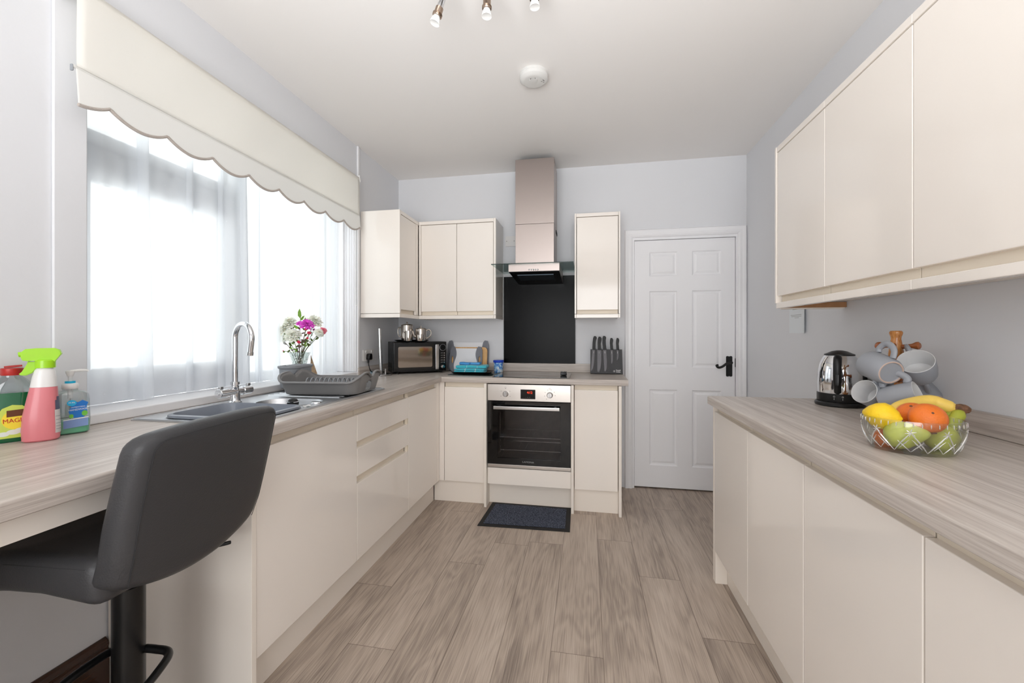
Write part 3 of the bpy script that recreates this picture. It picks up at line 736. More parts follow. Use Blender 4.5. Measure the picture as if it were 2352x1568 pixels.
# ================================================================ HOOD, SPLASHBACK, OVEN, HOB
t = thing('extractor_hood', 'stainless steel chimney extractor hood with flat glass canopy above the hob', 'cooker hood', (-.38, YB, 1.6))
g = G(); g.box(-.5255, -.2366, 3.007, YB-.001, 2.02, 2.502, .001); part('upper_chimney', g, 'steel_hood', t, W=True)
g = G(); g.box(-.5245, -.2376, 3.008, YB-.001, 1.702, 2.0185, .001); part('lower_chimney', g, 'steel_hood', t, W=True)
g = G(); g.box(-.238, -.2345, 3.2, YB-.002, 1.99, 2.015); part('chimney_gap_shade', g, 'gap_shade', t, W=True)  # dark block at the chimney joint, shade of the gap as colour
g = G(); g.box(-.670, -.088, 2.832, 3.298, 1.6945, 1.6995); part('glass_canopy', g, 'hood_glass', t, W=True)
g = G(); g.box(-.670, -.088, 2.8295, 2.8318, 1.694, 1.7, .0008); part('glass_front_edge', g, 'hood_glass_edge', t, W=True)
def sect(x0, x1):
    return [[(x, y, z) for y, z in ((2.858, 1.645), (2.858, 1.6935), (3.299, 1.6935), (3.299, 1.612), (3.285, 1.610))] for x in (x0, x1)]
g = G(); g.loft(sect(-.5485, -.188)); part('hood_body', g, 'steel_hood', t, W=True)
g = G()
def under(x0, x1, f0, f1, e):
    def pz(f): return 2.858+f*(3.29-2.858), 1.645-f*.035-e
    (ya, za), (yb, zb) = pz(f0), pz(f1); return [(x0, ya, za), (x1, ya, za), (x1, yb, zb), (x0, yb, zb)]
a = under(-.546, -.190, .01, .98, .0); b = under(-.546, -.190, .01, .98, .004); g.loft([a, b]); part('underside', g, 'black_gloss', t, W=True)
g = G(); a = under(-.50, -.236, .22, .62, .004); b = under(-.50, -.236, .22, .62, .007); g.loft([a, b]); part('filter', g, mat('filter', (74, 84, 92), .35, .8) and 'filter', t, W=True)
for i in range(5):
    p = ony(1215.5+i*4.95, 619.5, 2.858); g = G(); g.lathe([(0, 0), (.0062, 0), (.0062, .004), (.004, .006), (0, .006)], 16, M=T_(p)@Matrix.Rotation(PI/2, 4, 'X'))
    part('button', g, 'chrome', t, W=True)
g = G(); g.box(-.674, -.09, YB-.012, YB-.001, .9656, 1.6726, .001); tag(part('splashback', g, 'black_board'), 'glossy black splashback panel on the wall behind the hob', 'splashback')

t = thing('oven', 'built-in stainless steel oven with black glass door and red clock display', 'oven', (-.394, 3.0, .272))
OX0, OX1, OY = -.6835, -.1055, 2.779
g = G(); g.box(OX0+.006, OX1-.006, OY+.02, 3.25, .276, .284); g.box(OX0+.006, OX1-.006, OY+.02, 3.25, .735, .852); g.box(OX0+.006, OX0+.05, OY+.022, 3.25, .284, .735); g.box(OX1-.05, OX1-.006, OY+.022, 3.25, .284, .735); g.box(OX0+.05, OX1-.05, 3.1, 3.25, .284, .735)
part('cavity', g, mat('cavity', (70, 64, 62), .5) and 'cavity', t, W=True)
g = G(); g.box(OX0, OX1, OY, OY+.02, .737, .853, .003); cp = part('control_panel', g, 'steel', t, W=True)
for i, (px, py) in enumerate(((1161.2, 904.2), (1262.9, 907.2))):
    p = ony(px, py, OY); g = G(); Mk = T_(p)@Matrix.Rotation(PI/2, 4, 'X')
    g.lathe([(0, 0), (.021, 0), (.021, .004), (.0185, .006), (.017, .022), (.0155, .024), (0, .024)], 32, M=Mk); g.box(-.002, .002, -.0165, .0165, .024, .0262, .001, M=Mk@Matrix.Rotation(.15, 4, 'Z'))
    part('knob', g, 'chrome_dull', cp, W=True)
    g = G()
    for k in range(7 if i else 5):
        a = -PI*1.15+PI*1.3*k/(6 if i else 4) + (PI if not i else PI) + (.4 if i else 0)
        c = p+Vector((math.cos(a)*.036, 0, math.sin(a)*.036)); g.box(c.x-.003, c.x+.003, OY-.0004, OY+.0002, c.z-.0012, c.z+.0012)
    c = p+Vector((0, 0, .043)); g.tube([(c.x+.005*math.cos(q), OY-.0003, c.z+.005*math.sin(q)) for q in [2*PI*j/14 for j in range(14)]], .0005, 4, closed=True)
    part('dial_marks', g, 'text_dark', cp, W=True)
a = ony(1195.7, 894, OY); b = ony(1229.6, 916.7, OY); g = G(); g.box(a.x, b.x, OY-.001, OY+.001, b.z, a.z); dp = part('display', g, 'black_glass', cp, W=True)
text('clock_digits', '4:12', .022, place_text(((a.x+b.x)/2+.012, OY-.0013, a.z*.68+b.z*.32), (1, 0, 0), (0, 0, 1)), 'led_red', dp)
text('display_icons', '-   o   +', .010, place_text(((a.x+b.x)/2, OY-.0013, b.z+.012), (1, 0, 0), (0, 0, 1)), 'text_grey', dp)
g = G(); WX0, WX1, WZa, WZb = ony(1143, 1000, OY).x, ony(1287.5, 1000, OY).x, .34, .672
plate(g, [(OX0, .298), (OX1, .298), (OX1, .733), (OX0, .733)], [[(WX0, WZa), (WX1, WZa), (WX1, WZb), (WX0, WZb)]], 0, .018, M=Matrix(((1, 0, 0, 0), (0, 0, 1, OY), (0, 1, 0, 0), (0, 0, 0, 1))))
dr = part('door', g, 'black_glass', t, W=True)
mixmat('oven_window', thin_glass((.62, .60, .60), .0))
g = G(); g.box(WX0, WX1, OY+.004, OY+.008, WZa, WZb); part('door_window', g, 'oven_window', dr, W=True)
g = G(); g.box(-.632, -.178, OY-.044, OY-.030, .684, .707, .003)
for x in (-.60, -.21): g.box(x-.008, x+.008, OY-.032, OY+.002, .688, .703, .002)
part('handle', g, 'chrome_dull', dr, W=True)
g = G(); g.box(OX0, OX1, OY, OY+.02, .273, .2965, .002); part('bottom_trim', g, 'steel', t, W=True)
text('maker_logo', 'LAMONA', .0155, place_text((ony(1213, 1061.4, OY).x, OY-.0006, ony(1213, 1061.4, OY).z), (1, 0, 0), (0, 0, 1)), 'text_grey', dr, width=1.25)
for z in (.475, .385):
    g = G(); g.tube([(WX0+.006, OY+.05, z), (WX1+.03, OY+.05, z)], .0028, 8)
    g.tube([(WX0+.006, OY+.3, z), (WX1+.03, OY+.3, z)], .0028, 8)
    for k in range(9): x = WX0+.02+k*.053; g.tube([(x, OY+.05, z), (x, OY+.3, z)], .0012, 6)
    part('rack', g, 'chrome', t, W=True)
g = G()
for x in (WX0+.008,):
    g.tube([(x, OY+.045, .37), (x, OY+.045, .65)], .002, 6)
    for z in (.38, .41, .45, .48, .52, .55, .60, .63): g.tube([(x-.006, OY+.045, z), (x+.006, OY+.045, z)], .002, 6)
part('rack_holder', g, 'chrome', t, W=True)

g = G(); g.cushion(.542, .44, .004, .0018, (2, 2, 2), M=T_((-.3865, 3.03, ZW+.0022))); tag(part('hob', g, 'hob_glass'), 'flat black glass induction hob set on the back worktop', 'hob')
p = onz(1294.5, 862, ZW+.005)
t = thing('kitchen_timer', 'small black ribbed gadget standing on the right of the hob', 'timer', (p.x, p.y, ZW+.0043), .1)
g = G(); g.cushion(.046, .03, .026, .005, (4, 4, 4), M=T_((0, 0, .013))); part('case', g, 'black_plastic', t)
for i in range(4):
    g = G(); g.box(-.021+i*.0115, -.014+i*.0115, -.0165, .008, .020, .031, .0015); part('rib', g, 'black_gloss', t)

# floor mat
C4 = [onz(*p, 0) for p in ((1096.2, 1207.4), (1308.9, 1222.3), (1311.9, 1165.4), (1125.3, 1152.7))]
C4[3] = Vector((-.66, 2.838, 0)); C4[2] = Vector((-.1065, 2.838, 0)); C4[0].x = min(C4[0].x, -.655)
cen = sum(C4, Vector())/4; t = thing('door_mat', 'dark blue-grey doormat with black rubber border in front of the oven', 'mat', (cen.x, cen.y, 0))
g = G(); g.prism([(p.x, p.y) for p in C4], .0003, .005, bev=.001); part('rubber_border', g, 'mat_rubber', t, W=True)
inn = [cen+(p-cen)*.0 + Vector(((p.x-cen.x)*(1-.03/abs(p.x-cen.x)), (p.y-cen.y)*(1-.03/abs(p.y-cen.y)), 0)) for p in C4]
g = G(); g.prism([(p.x, p.y) for p in inn], .004, .009, bev=.002); part('pile', g, 'mat_pile', t, W=True)

# ================================================================ SINK AND TAP
t = thing('sink', 'stainless steel one and a half bowl sink with drainer set in the worktop', 'sink', (-1.33, 1.62, ZW))
SX0, SX1, SY0, SY1 = -1.567, -1.088, 1.153, 2.09
bowl1 = (-1.30, 1.335, .37, .30, .06); bowl2 = (-1.285, 1.592, .28, .165, .075)
g = G(); outer = rr((SX0+SX1)/2, (SY0+SY1)/2, SX1-SX0, SY1-SY0, .02)
h1 = rr(*bowl1, 8); h2 = rr(*bowl2, 8)
plate(g, outer, [h1[::-1], h2[::-1]], ZW-.0005, ZW+.004)
o = part('rim', g, 'steel_sink', t, W=True, ang=25)
g = G(); g.tube([(x, y, ZW+.0045) for x, y in rr((SX0+SX1)/2, (SY0+SY1)/2, SX1-SX0-.012, SY1-SY0-.012, .02)], .003, 6, closed=True)
for i in range(9): y = 1.735+i*.037; g.tube([(SX0+.05, y, ZW+.004), (SX1-.05, y, ZW+.004)], .004, 8)
part('drainer_ridges', g, 'steel_sink', t, W=True)
for nm, b, dp_ in (('main_bowl', bowl1, .15), ('half_bowl', bowl2, .09)):
    L = []
    for ins, dz in ((-.004, .0045), (0, .003), (.004, -.006), (.012, -dp_*.7), (.03, -dp_*.95), (.07, -dp_)):
        L.append([(x, y, ZW+dz) for x, y in rr(b[0], b[1], b[2]-2*ins, b[3]-2*ins, max(b[4]-ins*.5, .012), 8)])
    g = G(); g.loft(L, cap0=False, cap1=True); part(nm, g, 'steel_sink', t, W=True)
g = G()
for i in range(5): g.lathe([(.0, 0), (.0035, .0006), (0, .0008)], 8, M=T_((bowl2[0]-.06+i*.012, bowl2[1]-bowl2[3]/2+.02, ZW-.03)))
part('overflow_holes', g, 'gap_shade', t, W=True)
p = onz(726, 926, ZW+.004); g = G(); g.lathe([(0, 0), (.02, 0), (.021, .002), (.019, .006), (.016, .007), (0, .0075)], 28, M=T_(p)); part('waste_knob', g, 'chrome', t, W=True)
# plastic washing-up bowl resting in the main bowl
t = thing('washing_up_bowl', 'grey plastic washing-up bowl sitting in the main sink bowl', 'bowl', (-1.30, 1.335, ZW-.14))
L = []
for w, h_, z, r in ((.30, .21, -.135, .03), (.335, .262, -.03, .05), (.343, .27, .010, .05), (.362, .289, .012, .055), (.364, .291, .006, .055), (.362, .289, .014, .055), (.34, .266, .016, .05), (.335, .262, .008, .05), (.325, .25, -.03, .045), (.29, .2, -.13, .03)):
    L.append([(x, y, ZW+z) for x, y in rr(-1.30, 1.335, w, h_, r, 7)])
g = G(); g.loft(L); part('basin', g, 'bowl_plastic', t, W=True, ang=50)
p = onz(673, 930, ZW+.004)+Vector((0, .0, 0))
t = thing('sink_plug', 'black rubber sink strainer plug on the ledge by the half bowl', 'plug', (p.x, p.y, ZW+.0045))
g = G(); g.lathe([(0, 0), (.021, 0), (.023, .012), (.0, .013)], 28); part('rubber_seal', g, 'black_matt', t)
g = G(); g.lathe([(.0, .0132), (.0255, .0132), (.0262, .0155), (.022, .0165), (0, .0165)], 28); part('flange', g, 'chrome', t)
g = G(); g.lathe([(0, .0165), (.02, .0168), (.015, .024), (.006, .027), (0, .0272)], 20); part('cap', g, 'black_matt', t)
p = onz(705, 934, ZW+.004); g = G(); g.cushion(.03, .018, .006, .002, (3, 3, 1), lambda v: (v.x, v.y, v.z+.003*math.sin(v.x*200)), M=T_((p.x, p.y, ZW+.0085))@Matrix.Rotation(.6, 4, 'Z')); tag(part('soap_bar', g, 'white_plastic'), 'small white scrap beside the black plug on the sink ledge', 'soap')

TX, TY = -1.505, 1.530
t = thing('mixer_tap', 'chrome swan-neck mixer tap with two barrel handles behind the sink', 'tap', (TX, TY, ZW+.0045))
g = G(); g.lathe([(0, 0), (.026, 0), (.026, .004), (.021, .008), (.0185, .02), (.019, .05), (.0, .05)], 28, M=T_((TX, TY, ZW+.0046))); part('base', g, 'chrome', t, W=True)
zc = .948; dcr = Vector((-.0, 1, 0)).normalized(); A = Vector((TX, TY, zc))
g = G(); g.tube([A-dcr*.037, A+dcr*.037], .0165, 24); g.lathe([(.013, -.01), (.0155, .012), (.0155, .026), (.013, .027), (.013, .03), (.0175, .03), (.0175, .043), (.013, .044)], 24, M=T_(A)); part('body', g, 'chrome', t, W=True)
for s in (-1, 1):
    g = G(); e = A+dcr*(s*.082)
    g.lathe([(0, -.047), (.0165, -.047), (.0195, -.045), (.0195, -.002), (.018, 0), (.006, .0), (.005, .002), (0, .002)], 28, M=frame(dcr*s, None, e))
    h_ = part('handle', g, 'chrome', t, W=True)
    g = G(); g.box(-.006, .006, -.008, .008, .017, .030, .002, M=T_(e-dcr*(s*.012))); part('handle_tab', g, 'chrome_dull', h_, W=True)
R_ = .062; dirs = Vector((.94, -.30, 0)).normalized(); pts = [A+Vector((0, 0, .035)), A+Vector((0, 0, .10))]
zt = 1.18
for i in range(0, 25):
    a = PI-PI*1.08*i/24; pts.append(Vector((TX, TY, zt))+dirs*(R_+R_*math.cos(a))+Vector((0, 0, R_*math.sin(a))))
pts.append(pts[-1]+(pts[-1]-pts[-2]).normalized()*.045)
pts.insert(2, A+Vector((0, 0, .2)))
g = G(); g.tube(pts, .0112, 20); sp = part('spout', g, 'chrome', t, W=True)
g = G(); d = (pts[-1]-pts[-2]).normalized(); g.tube([pts[-1]-d*.002, pts[-1]+d*.012], .0128, 20); part('nozzle', g, 'chrome_dull', sp, W=True)
# ================================================================ BAR STOOL
ST = Vector((-1.15, .845, 0)); srz = math.radians(4)
t = thing('bar_stool', 'dark grey faux leather bar stool with black gas-lift pole at the breakfast bar', 'bar stool', (ST.x, ST.y, 0), srz)
# local frame: back of the stool at +x, seat extends to -x
def seatfn(v):
    x, y, z = v
    u = (x+.21)/.42
    zz = z + .022*(abs(y)/.2)**2.2*(1 if z > 0 else .3) + .012*math.sin(max(0, -x-.05)*9)*(-1)
    zz -= .02*max(0, min(1, (x-.05)/.16))*(z < 0)
    return (x, y, zz)
g = G(); g.cushion(.385, .392, .075, .032, (26, 22, 6), seatfn, M=T_((-.03, 0, .678)))
seat = part('seat', g, 'leather', t, ang=80)
def backfn(v):
    x, y, z = v
    h = (z+.165)/.33
    x2 = x*(1.0-.10*h)+.075*h - .018*(1-(y/.2)**2)*0 + .03*(-(abs(y)/.2)**2.2)*.6
    w = 1.0 - .035*max(0, 1-h*2.2)**1 + .01*math.sin(h*PI)
    z2 = z - .012*(abs(y)/.2)**3*max(0, h*2-1) + .035*max(0, (.25-h))*(abs(y)/.2)**2*4
    return (x2, y*w, z2)
g = G(); g.cushion(.075, .405, .372, .032, (6, 24, 22), backfn, M=T_((.182, 0, .812)))
bk = part('backrest', g, 'leather_top', t, ang=80)
# seams
def bp(y, h, sx): 
    v = backfn(Vector((sx*.0375, y, -.186+.372*h))); return Vector(v)+Vector((.182, 0, .812))
for nm, sx in (('stitching', 1),):
    L = []
    for i in range(18): L.append(bp(-.178, .04+.86*i/17, sx)+Vector((.0006, 0, 0)))
    for i in range(8): a = PI-PI/2*i/7; L.append(bp(-.148+.03*math.cos(a), .90+.055*math.sin(a), sx)+Vector((.0006, 0, 0)))
    for i in range(14): L.append(bp(-.148+.296*i/13, .955, sx)+Vector((.0006, 0, 0)))
    for i in range(8): a = PI/2-PI/2*i/7; L.append(bp(.148+.03*math.cos(a), .90+.055*math.sin(a), sx)+Vector((.0006, 0, 0)))
    for i in range(18): L.append(bp(.178, .90-.86*i/17, sx)+Vector((.0006, 0, 0)))
    g = G(); g.tube(L, .0008, 5); part(nm, g, 'thread', bk)
g = G()
for y in (-.2035,):
    L = [Vector(seatfn(Vector((-.19+.33*i/14, y+.010, .026))))+Vector((-.008, .0, .676-.008)) for i in range(15)]; g.tube(L, .0008, 5)
part('stitching', g, 'thread', seat)
for i in range(7):
    x = -.10+i*.032; g = G()
    L = [Vector(seatfn(Vector((x, -.16+.32*k/12, .0425))))+Vector((0, 0, .668)) for k in range(13)]
    g.tube(L, [.002]+[.0065]*11+[.002], 8, flat=.5); part('quilted_rib', g, 'leather', seat)
g = G(); g.box(-.09, .09, -.08, .08, .60, .638, .004); part('seat_plate', g, 'black_metal', t)
g = G(); g.lathe([(0, .02), (.033, .02), (.033, .56), (.024, .565), (.024, .61), (0, .61)], 32, M=T_((.005, .0, 0))); part('pole', g, 'black_metal', t)
g = G(); g.lathe([(0, 0), (.205, 0), (.205, .006), (.15, .018), (.06, .03), (.04, .05), (0, .05)], 48); part('base', g, 'black_metal', t)
g = G(); lv = [(.03, .03, .592), (.07, .10, .59), (.10, .14, .588), (.125, .165, .586)]; g.tube(smooth_path(lv), .0052, 10); g.cushion(.05, .012, .010, .004, (6, 2, 2), M=T_((.118, .160, .586))@Matrix.Rotation(.75, 4, 'Z')); part('height_lever', g, 'black_metal', t)
fr_ = [(-.032, .03, .385), (-.05, -.02, .385), (-.045, -.12, .385), (.0, -.235, .38), (.06, -.26, .378), (.13, -.20, .378), (.15, -.12, .38), (.125, -.02, .385), (.10, .015, .385), (.06, .02, .385), (.03, .02, .385)]
g = G(); g.tube(smooth_path(fr_, 5), .0095, 12); part('footrest', g, 'black_metal', t)

# ================================================================ LEFT WORKTOP: BOTTLES
def bottle_rings(prof, n=32, sq=2.0):
    """prof rows: (z, halfwidth x, halfdepth y, offset x)"""
    L = []
    for z, a, b, ox in prof:
        r = []
        for i in range(n):
            t_ = 2*PI*i/n; c_, s_ = math.cos(t_), math.sin(t_)
            r.append((ox+a*math.copysign(abs(c_)**(2/sq), c_), b*math.copysign(abs(s_)**(2/sq), s_), z))
        L.append(r)
    return L
def bottle(name, label, cat, p, rz): return thing(name, label, cat, (p.x, p.y, ZW+.0006), rz)
def ftext(s, size, x, z, y, m, par, tilt=0, width=1, bold=0): return text('lettering', s, size, T_((x, y, z))@Matrix.Rotation(PI/2, 4, 'X')@Matrix.Rotation(tilt, 4, 'Z'), m, par, W=False, width=width, bold=bold)
# green washing-up liquid
p = Vector((-1.58, .871, 0))
t = bottle('washing_up_liquid', 'clear bottle of dark green washing-up liquid with red cap at the worktop edge', 'bottle', p, math.radians(62))
g = G(); g.loft(bottle_rings([(0, .042, .017, 0), (.006, .047, .021, 0), (.04, .049, .023, 0), (.09, .048, .022, 0), (.125, .048, .022, .0), (.136, .047, .022, 0)], sq=2.6)); part('green_liquid', g, 'green_liquid', t)
g = G(); g.loft(bottle_rings([(.1362, .047, .022, 0), (.146, .045, .022, 0), (.160, .036, .021, 0), (.174, .025, .020, 0), (.180, .0185, .0185, 0), (.186, .0185, .0185, 0)], sq=2.3)); part('clear_shoulder', g, 'clear_tint', t)
g = G(); g.lathe([(0, .184), (.0205, .184), (.0215, .186), (.0215, .202), (.020, .204), (0, .204)], 24); g.cushion(.034, .022, .006, .002, (3, 3, 1), M=T_((.002, 0, .2085))@Matrix.Rotation(-.08, 4, 'Y')); part('cap', g, 'red_cap', t)
g = G(); LB = [(-.034, .012), (.040, .012), (.042, .055), (.036, .082), (.018, .100), (.0, .103), (-.018, .094), (-.030, .070), (-.035, .040)]
def onfront(g, poly, z0, z1, par, m, name, curve=.0, yf=-.0325): 
    g.prism(poly, z0, z1, M=T_((0, yf, 0))@Matrix.Rotation(PI/2, 4, 'X')); return part(name, g, m, par)
lb = onfront(g, LB, 0, .0012, t, 'label_lime', 'label', yf=-.0222)
g = G(); g.prism([(.008+.027*math.cos(a), .062+.027*math.sin(a)) for a in [2*PI*i/24 for i in range(24)]], 0, .0005, M=T_((0, -.0232, 0))@Matrix.Rotation(PI/2, 4, 'X')); part('label_disc', g, 'label_yellow', lb)
g = G(); g.prism([(-.010, .070), (.026, .072), (.026, .090), (-.010, .088)], 0, .0006, M=T_((0, -.0236, 0))@Matrix.Rotation(PI/2, 4, 'X')); part('label_patch', g, 'label_brown', lb)
ftext('MAGNUM', .0165, .014, .060, -.0244, 'label_red', lb, .05, .85)
g = G()
for x, z, r in ((.002, .028, .010), (.017, .031, .011), (-.016, .024, .009)): g.prism([(x+r*1.3*math.cos(a), z+r*.7*math.sin(a)) for a in [2*PI*i/16 for i in range(16)]], 0, .0004, M=T_((0, -.0234-.0002*x*10, 0))@Matrix.Rotation(PI/2, 4, 'X'))
part('apple_slices', g, 'petal_white', lb)
# pink spray
p = Vector((-1.509, .891, 0))
t = bottle('spray_bottle', 'trigger spray bottle of pink cleaner with lime green head', 'bottle', p, math.radians(52))
pr = [(0, .031, .020, 0), (.004, .036, .024, 0), (.03, .0375, .026, 0), (.07, .0355, .025, 0), (.12, .030, .022, .003), (.150, .0265, .020, .005)]
g = G(); g.loft(bottle_rings(pr, sq=2.3)); part('pink_liquid', g, 'pink_liquid', t)
g = G(); g.loft(bottle_rings([(.1503, .0265, .020, .005), (.178, .0235, .019, .006), (.197, .020, .018, .007), (.202, .0165, .0165, .007), (.206, .015, .015, .007)], sq=2.2)); part('clear_neck', g, 'clear_white', t)
g = G(); g.lathe([(0, .204), (.0205, .204), (.0205, .224), (.018, .227), (0, .227)], 20, M=T_((.008, 0, 0)))
hd = part('spray_collar', g, 'lime', t)
g = G()
hp = [(-.036, .234), (-.033, .226), (-.022, .223), (-.008, .226), (.0, .222), (.027, .221), (.033, .232), (.040, .243), (.036, .254), (.026, .259), (-.010, .259), (-.028, .257), (-.036, .248)]
g.prism(hp, -.012, .012, M=Matrix.Rotation(PI/2, 4, 'X'), bev=.0015)
g.tube([(-.034, 0, .243), (-.041, 0, .242)], .007, 14)
part('spray_head', g, 'lime', t)
g = G(); g.prism([(-.012, .222), (.002, .221), (-.004, .208), (-.016, .190), (-.027, .184), (-.037, .185), (-.040, .189), (-.030, .200), (-.026, .214), (-.024, .222)], -.006, .006, M=Matrix.Rotation(PI/2, 4, 'X'), bev=.002); part('trigger', g, 'lime', t)
g = G()
def wrap(prof_fn, a0, a1, zs_, off=.0006, n=8):
    L = []
    for z in zs_:
        a, b, ox = prof_fn(z); r = []
        for i in range(n+1):
            q = math.radians(a0+(a1-a0)*i/n); c_, s_ = math.cos(q), math.sin(q); sq = 2.3
            r.append((ox+(a+off)*math.copysign(abs(c_)**(2/sq), c_), (b+off)*math.copysign(abs(s_)**(2/sq), s_), z))
        L.append(r)
    return L
def pf(z):
    for (z0, a0, b0, o0), (z1, a1, b1, o1) in zip(pr, pr[1:]):
        if z0 <= z <= z1: f = (z-z0)/(z1-z0); return a0+(a1-a0)*f, b0+(b1-b0)*f, o0+(o1-o0)*f
    return pr[-1][1:]
g.loft(wrap(pf, -42, 35, [.02, .04, .06, .085]), False, False, False); lb = part('label', g, 'label_greyw', t)
g = G(); g.loft(wrap(pf, -38, 30, [.085, .10, .112]), False, False, False); g.loft(wrap(pf, -28, 10, [.112, .122]), False, False, False); part('label_top', g, 'label_dark', t)
g = G(); [g.loft(wrap(pf, -40, 0, [z, z+.0016], .0011), False, False, False) for z in (.03, .038, .046, .056, .066)]; part('label_print', g, 'text_grey', lb)
# hand soap
p = Vector((-1.535, .973, 0))
t = bottle('hand_soap', 'clear pump bottle of green hand soap with a blue label, below the window sill', 'bottle', p, math.radians(66))
sp_ = [(0, .037, .022, 0), (.004, .041, .026, 0), (.04, .0425, .027, 0), (.1, .041, .026, 0), (.118, .038, .024, 0), (.126, .029, .02, 0), (.129, .016, .016, 0), (.136, .0155, .0155, 0)]
def sf(z):
    for (z0, a0, b0, o0), (z1, a1, b1, o1) in zip(sp_, sp_[1:]):
        if z0 <= z <= z1: f = (z-z0)/(z1-z0); return a0+(a1-a0)*f, b0+(b1-b0)*f, 0
    return sp_[-1][1:]
g = G(); g.loft(bottle_rings(sp_, sq=3)); part('clear_body', g, 'clear_tint', t)
g = G(); g.loft(bottle_rings([(.0015, .036, .021, 0), (.005, .0395, .0245, 0), (.040, .0405, .0255, 0)], sq=3)); part('soap', g, 'soap_green', t)
g = G(); g.lathe([(0, .134), (.017, .134), (.0185, .137), (.0185, .146), (.0165, .150), (.0115, .151), (0, .151)], 24); part('pump_collar', g, 'clear_white', t)
g = G(); g.lathe([(0, .151), (.0115, .151), (.0115, .157), (0, .157)], 24); part('locking_band', g, 'cyan_band', t)
g = G(); g.tube([(0, 0, .157), (0, 0, .174)], .0048, 12); g.lathe([(0, .172), (.007, .172), (.0105, .184), (.0105, .1875), (0, .189)], 20); g.tube(smooth_path([(0, 0, .1855), (.016, 0, .1880), (.034, 0, .1875), (.0385, 0, .184)]), [.0045, .0042, .004, .0036, .0033, .003, .003], 10); part('pump_head', g, 'clear_white', t)
g = G(); g.tube([(0, 0, .134), (.002, 0, .01)], .0024, 8); g.tube([(0, 0, .134), (0, 0, .105)], .006, 10); part('dip_tube', g, 'clear_white', t)
MF = lambda y: T_((0, y, 0))@Matrix.Rotation(PI/2, 4, 'X')
g = G(); g.prism([(.004, .048), (.024, .048), (.032, .060), (.030, .080), (.034, .092), (.022, .100), (.012, .094), (-.002, .102), (-.008, .092), (-.002, .082), (-.008, .070), (-.004, .055)], 0, .0012, M=MF(-.0266)); lb = part('label', g, 'label_blue', t)
g = G(); g.prism([(-.001+.010*math.cos(a), .093+.009*math.sin(a)) for a in [2*PI*i/20 for i in range(20)]], 0, .0005, M=MF(-.0279)); part('label_badge', g, 'label_cyan', lb)
for x, z, r in ((-.002, .054, .006), (.026, .060, .008)):
    g = G(); g.prism([(x+r*.8*math.cos(a), z+r*math.sin(a)) for a in [2*PI*i/20 for i in range(20)]], 0, .0006, M=MF(-.0279)); part('label_bubble', g, 'label_green', lb)
g = G(); g.prism([(-.018, .018), (.034, .022), (.034, .046), (-.018, .042)], 0, .0008, M=MF(-.0266)); part('lower_label', g, 'label_lilac', t)
g = G(); g.prism([(-.018, .042), (.034, .046), (.034, .0485), (-.018, .0445)], 0, .0012, M=MF(-.0268)); part('label_line', g, 'text_white', t)
ftext('99.9%', .0058, -.001, .094, -.0285, 'text_white', lb, 0, 1)
ftext('ANTIBACTERIAL', .0046, .013, .080, -.0280, 'text_white', lb, .05, .9)
ftext('HANDWASH', .0075, .013, .0725, -.0280, 'text_white', lb, .05, .95)

# ================================================================ DISH RACK, CADDY, KITCHEN ROLL POLE
DRZ = math.radians(6); DC = Vector((-1.275, 1.885, ZW+.0125))
t = thing('dish_rack', 'grey plastic dish drying rack with wavy rim standing on the sink drainer', 'dish rack', DC, DRZ)
RW, RH = .40, .315
def rack_ring(f, off=0):
    """f 0 bottom .. 1 rim"""
    base = rr(0, 0, RW-.07+.07*f**.8+off, RH-.07+.07*f**.8+off, .055, 9); L = []
    for x, y in base:
        side = max(0, min(1, (abs(x)/(RW/2)-.62)/.3))                 # 1 along the short sides
        yy = y/(RH/2)
        hump = .030*side*(1-abs(yy)**3)*1.0 - .024*side*math.exp(-(yy/.16)**2)
        L.append((x, y, f*(.070+hump)))
    return L
def densify(r, k=3):
    o = []
    for i in range(len(r)):
        a, b = r[i], r[(i+1) % len(r)]
        n = max(1, int((Vector(a)-Vector(b)).length/.012))
        for j in range(n): o.append(tuple(Vector(a).lerp(Vector(b), j/n)))
    return o
g0 = rr(0, 0, RW, RH, .055, 9)
def full_ring(f, off=0, dz=0):
    W_, H_ = RW-.04+.04*f**.8+off, RH-.04+.04*f**.8+off; base = densify([(x, y, 0) for x, y in rr(0, 0, RW, RH, .055, 9)]); L = []
    for x, y, _ in base:
        x, y = x*W_/RW, y*H_/RH
        side = max(0, min(1, (abs(x)/(W_/2)-.62)/.3)); yy = y/(H_/2)
        hump = .042*side*(1-abs(yy)**4) - .026*side*math.exp(-(yy/.17)**2)
        L.append((x, y, f*(.058+hump)+dz))
    return L
g = G(); g.loft([full_ring(f) for f in (0, .04, .12, .25, .4, .55, .7, .85, 1)], cap0=True, cap1=False)
dl = [f for f in g.bm.faces if f.calc_center_median().x > .13 and ((f.calc_center_median().y-.0)/.030)**2+((f.calc_center_median().z-.030)/.024)**2 < 1 and f.calc_center_median().z > .004]
bmesh.ops.delete(g.bm, geom=dl, context='FACES')
o = part('tray', g, 'grey_dark_plastic', t, ang=50); md = o.modifiers.new('s', 'SOLIDIFY'); md.thickness = .003
g = G(); g.tube(full_ring(1, .010, .001), .0065, 8, closed=True, flat=.7); part('rim', g, 'grey_dark_plastic', t)
for i in range(11):
    x = -.125+i*.0235; g = G()
    g.tube([(x, -.010+.024*math.cos(a), .026+.040*math.sin(a)) for a in [PI*k/10 for k in range(11)]], .0028, 8); part('tine', g, 'grey_plastic', t)
for x in (-.14, .14):
    for y in (-.10, .10): g = G(); g.lathe([(0, -.004), (.008, -.004), (.009, 0), (0, 0)], 12, M=T_((x, y, 0))); part('foot', g, 'black_matt', t)
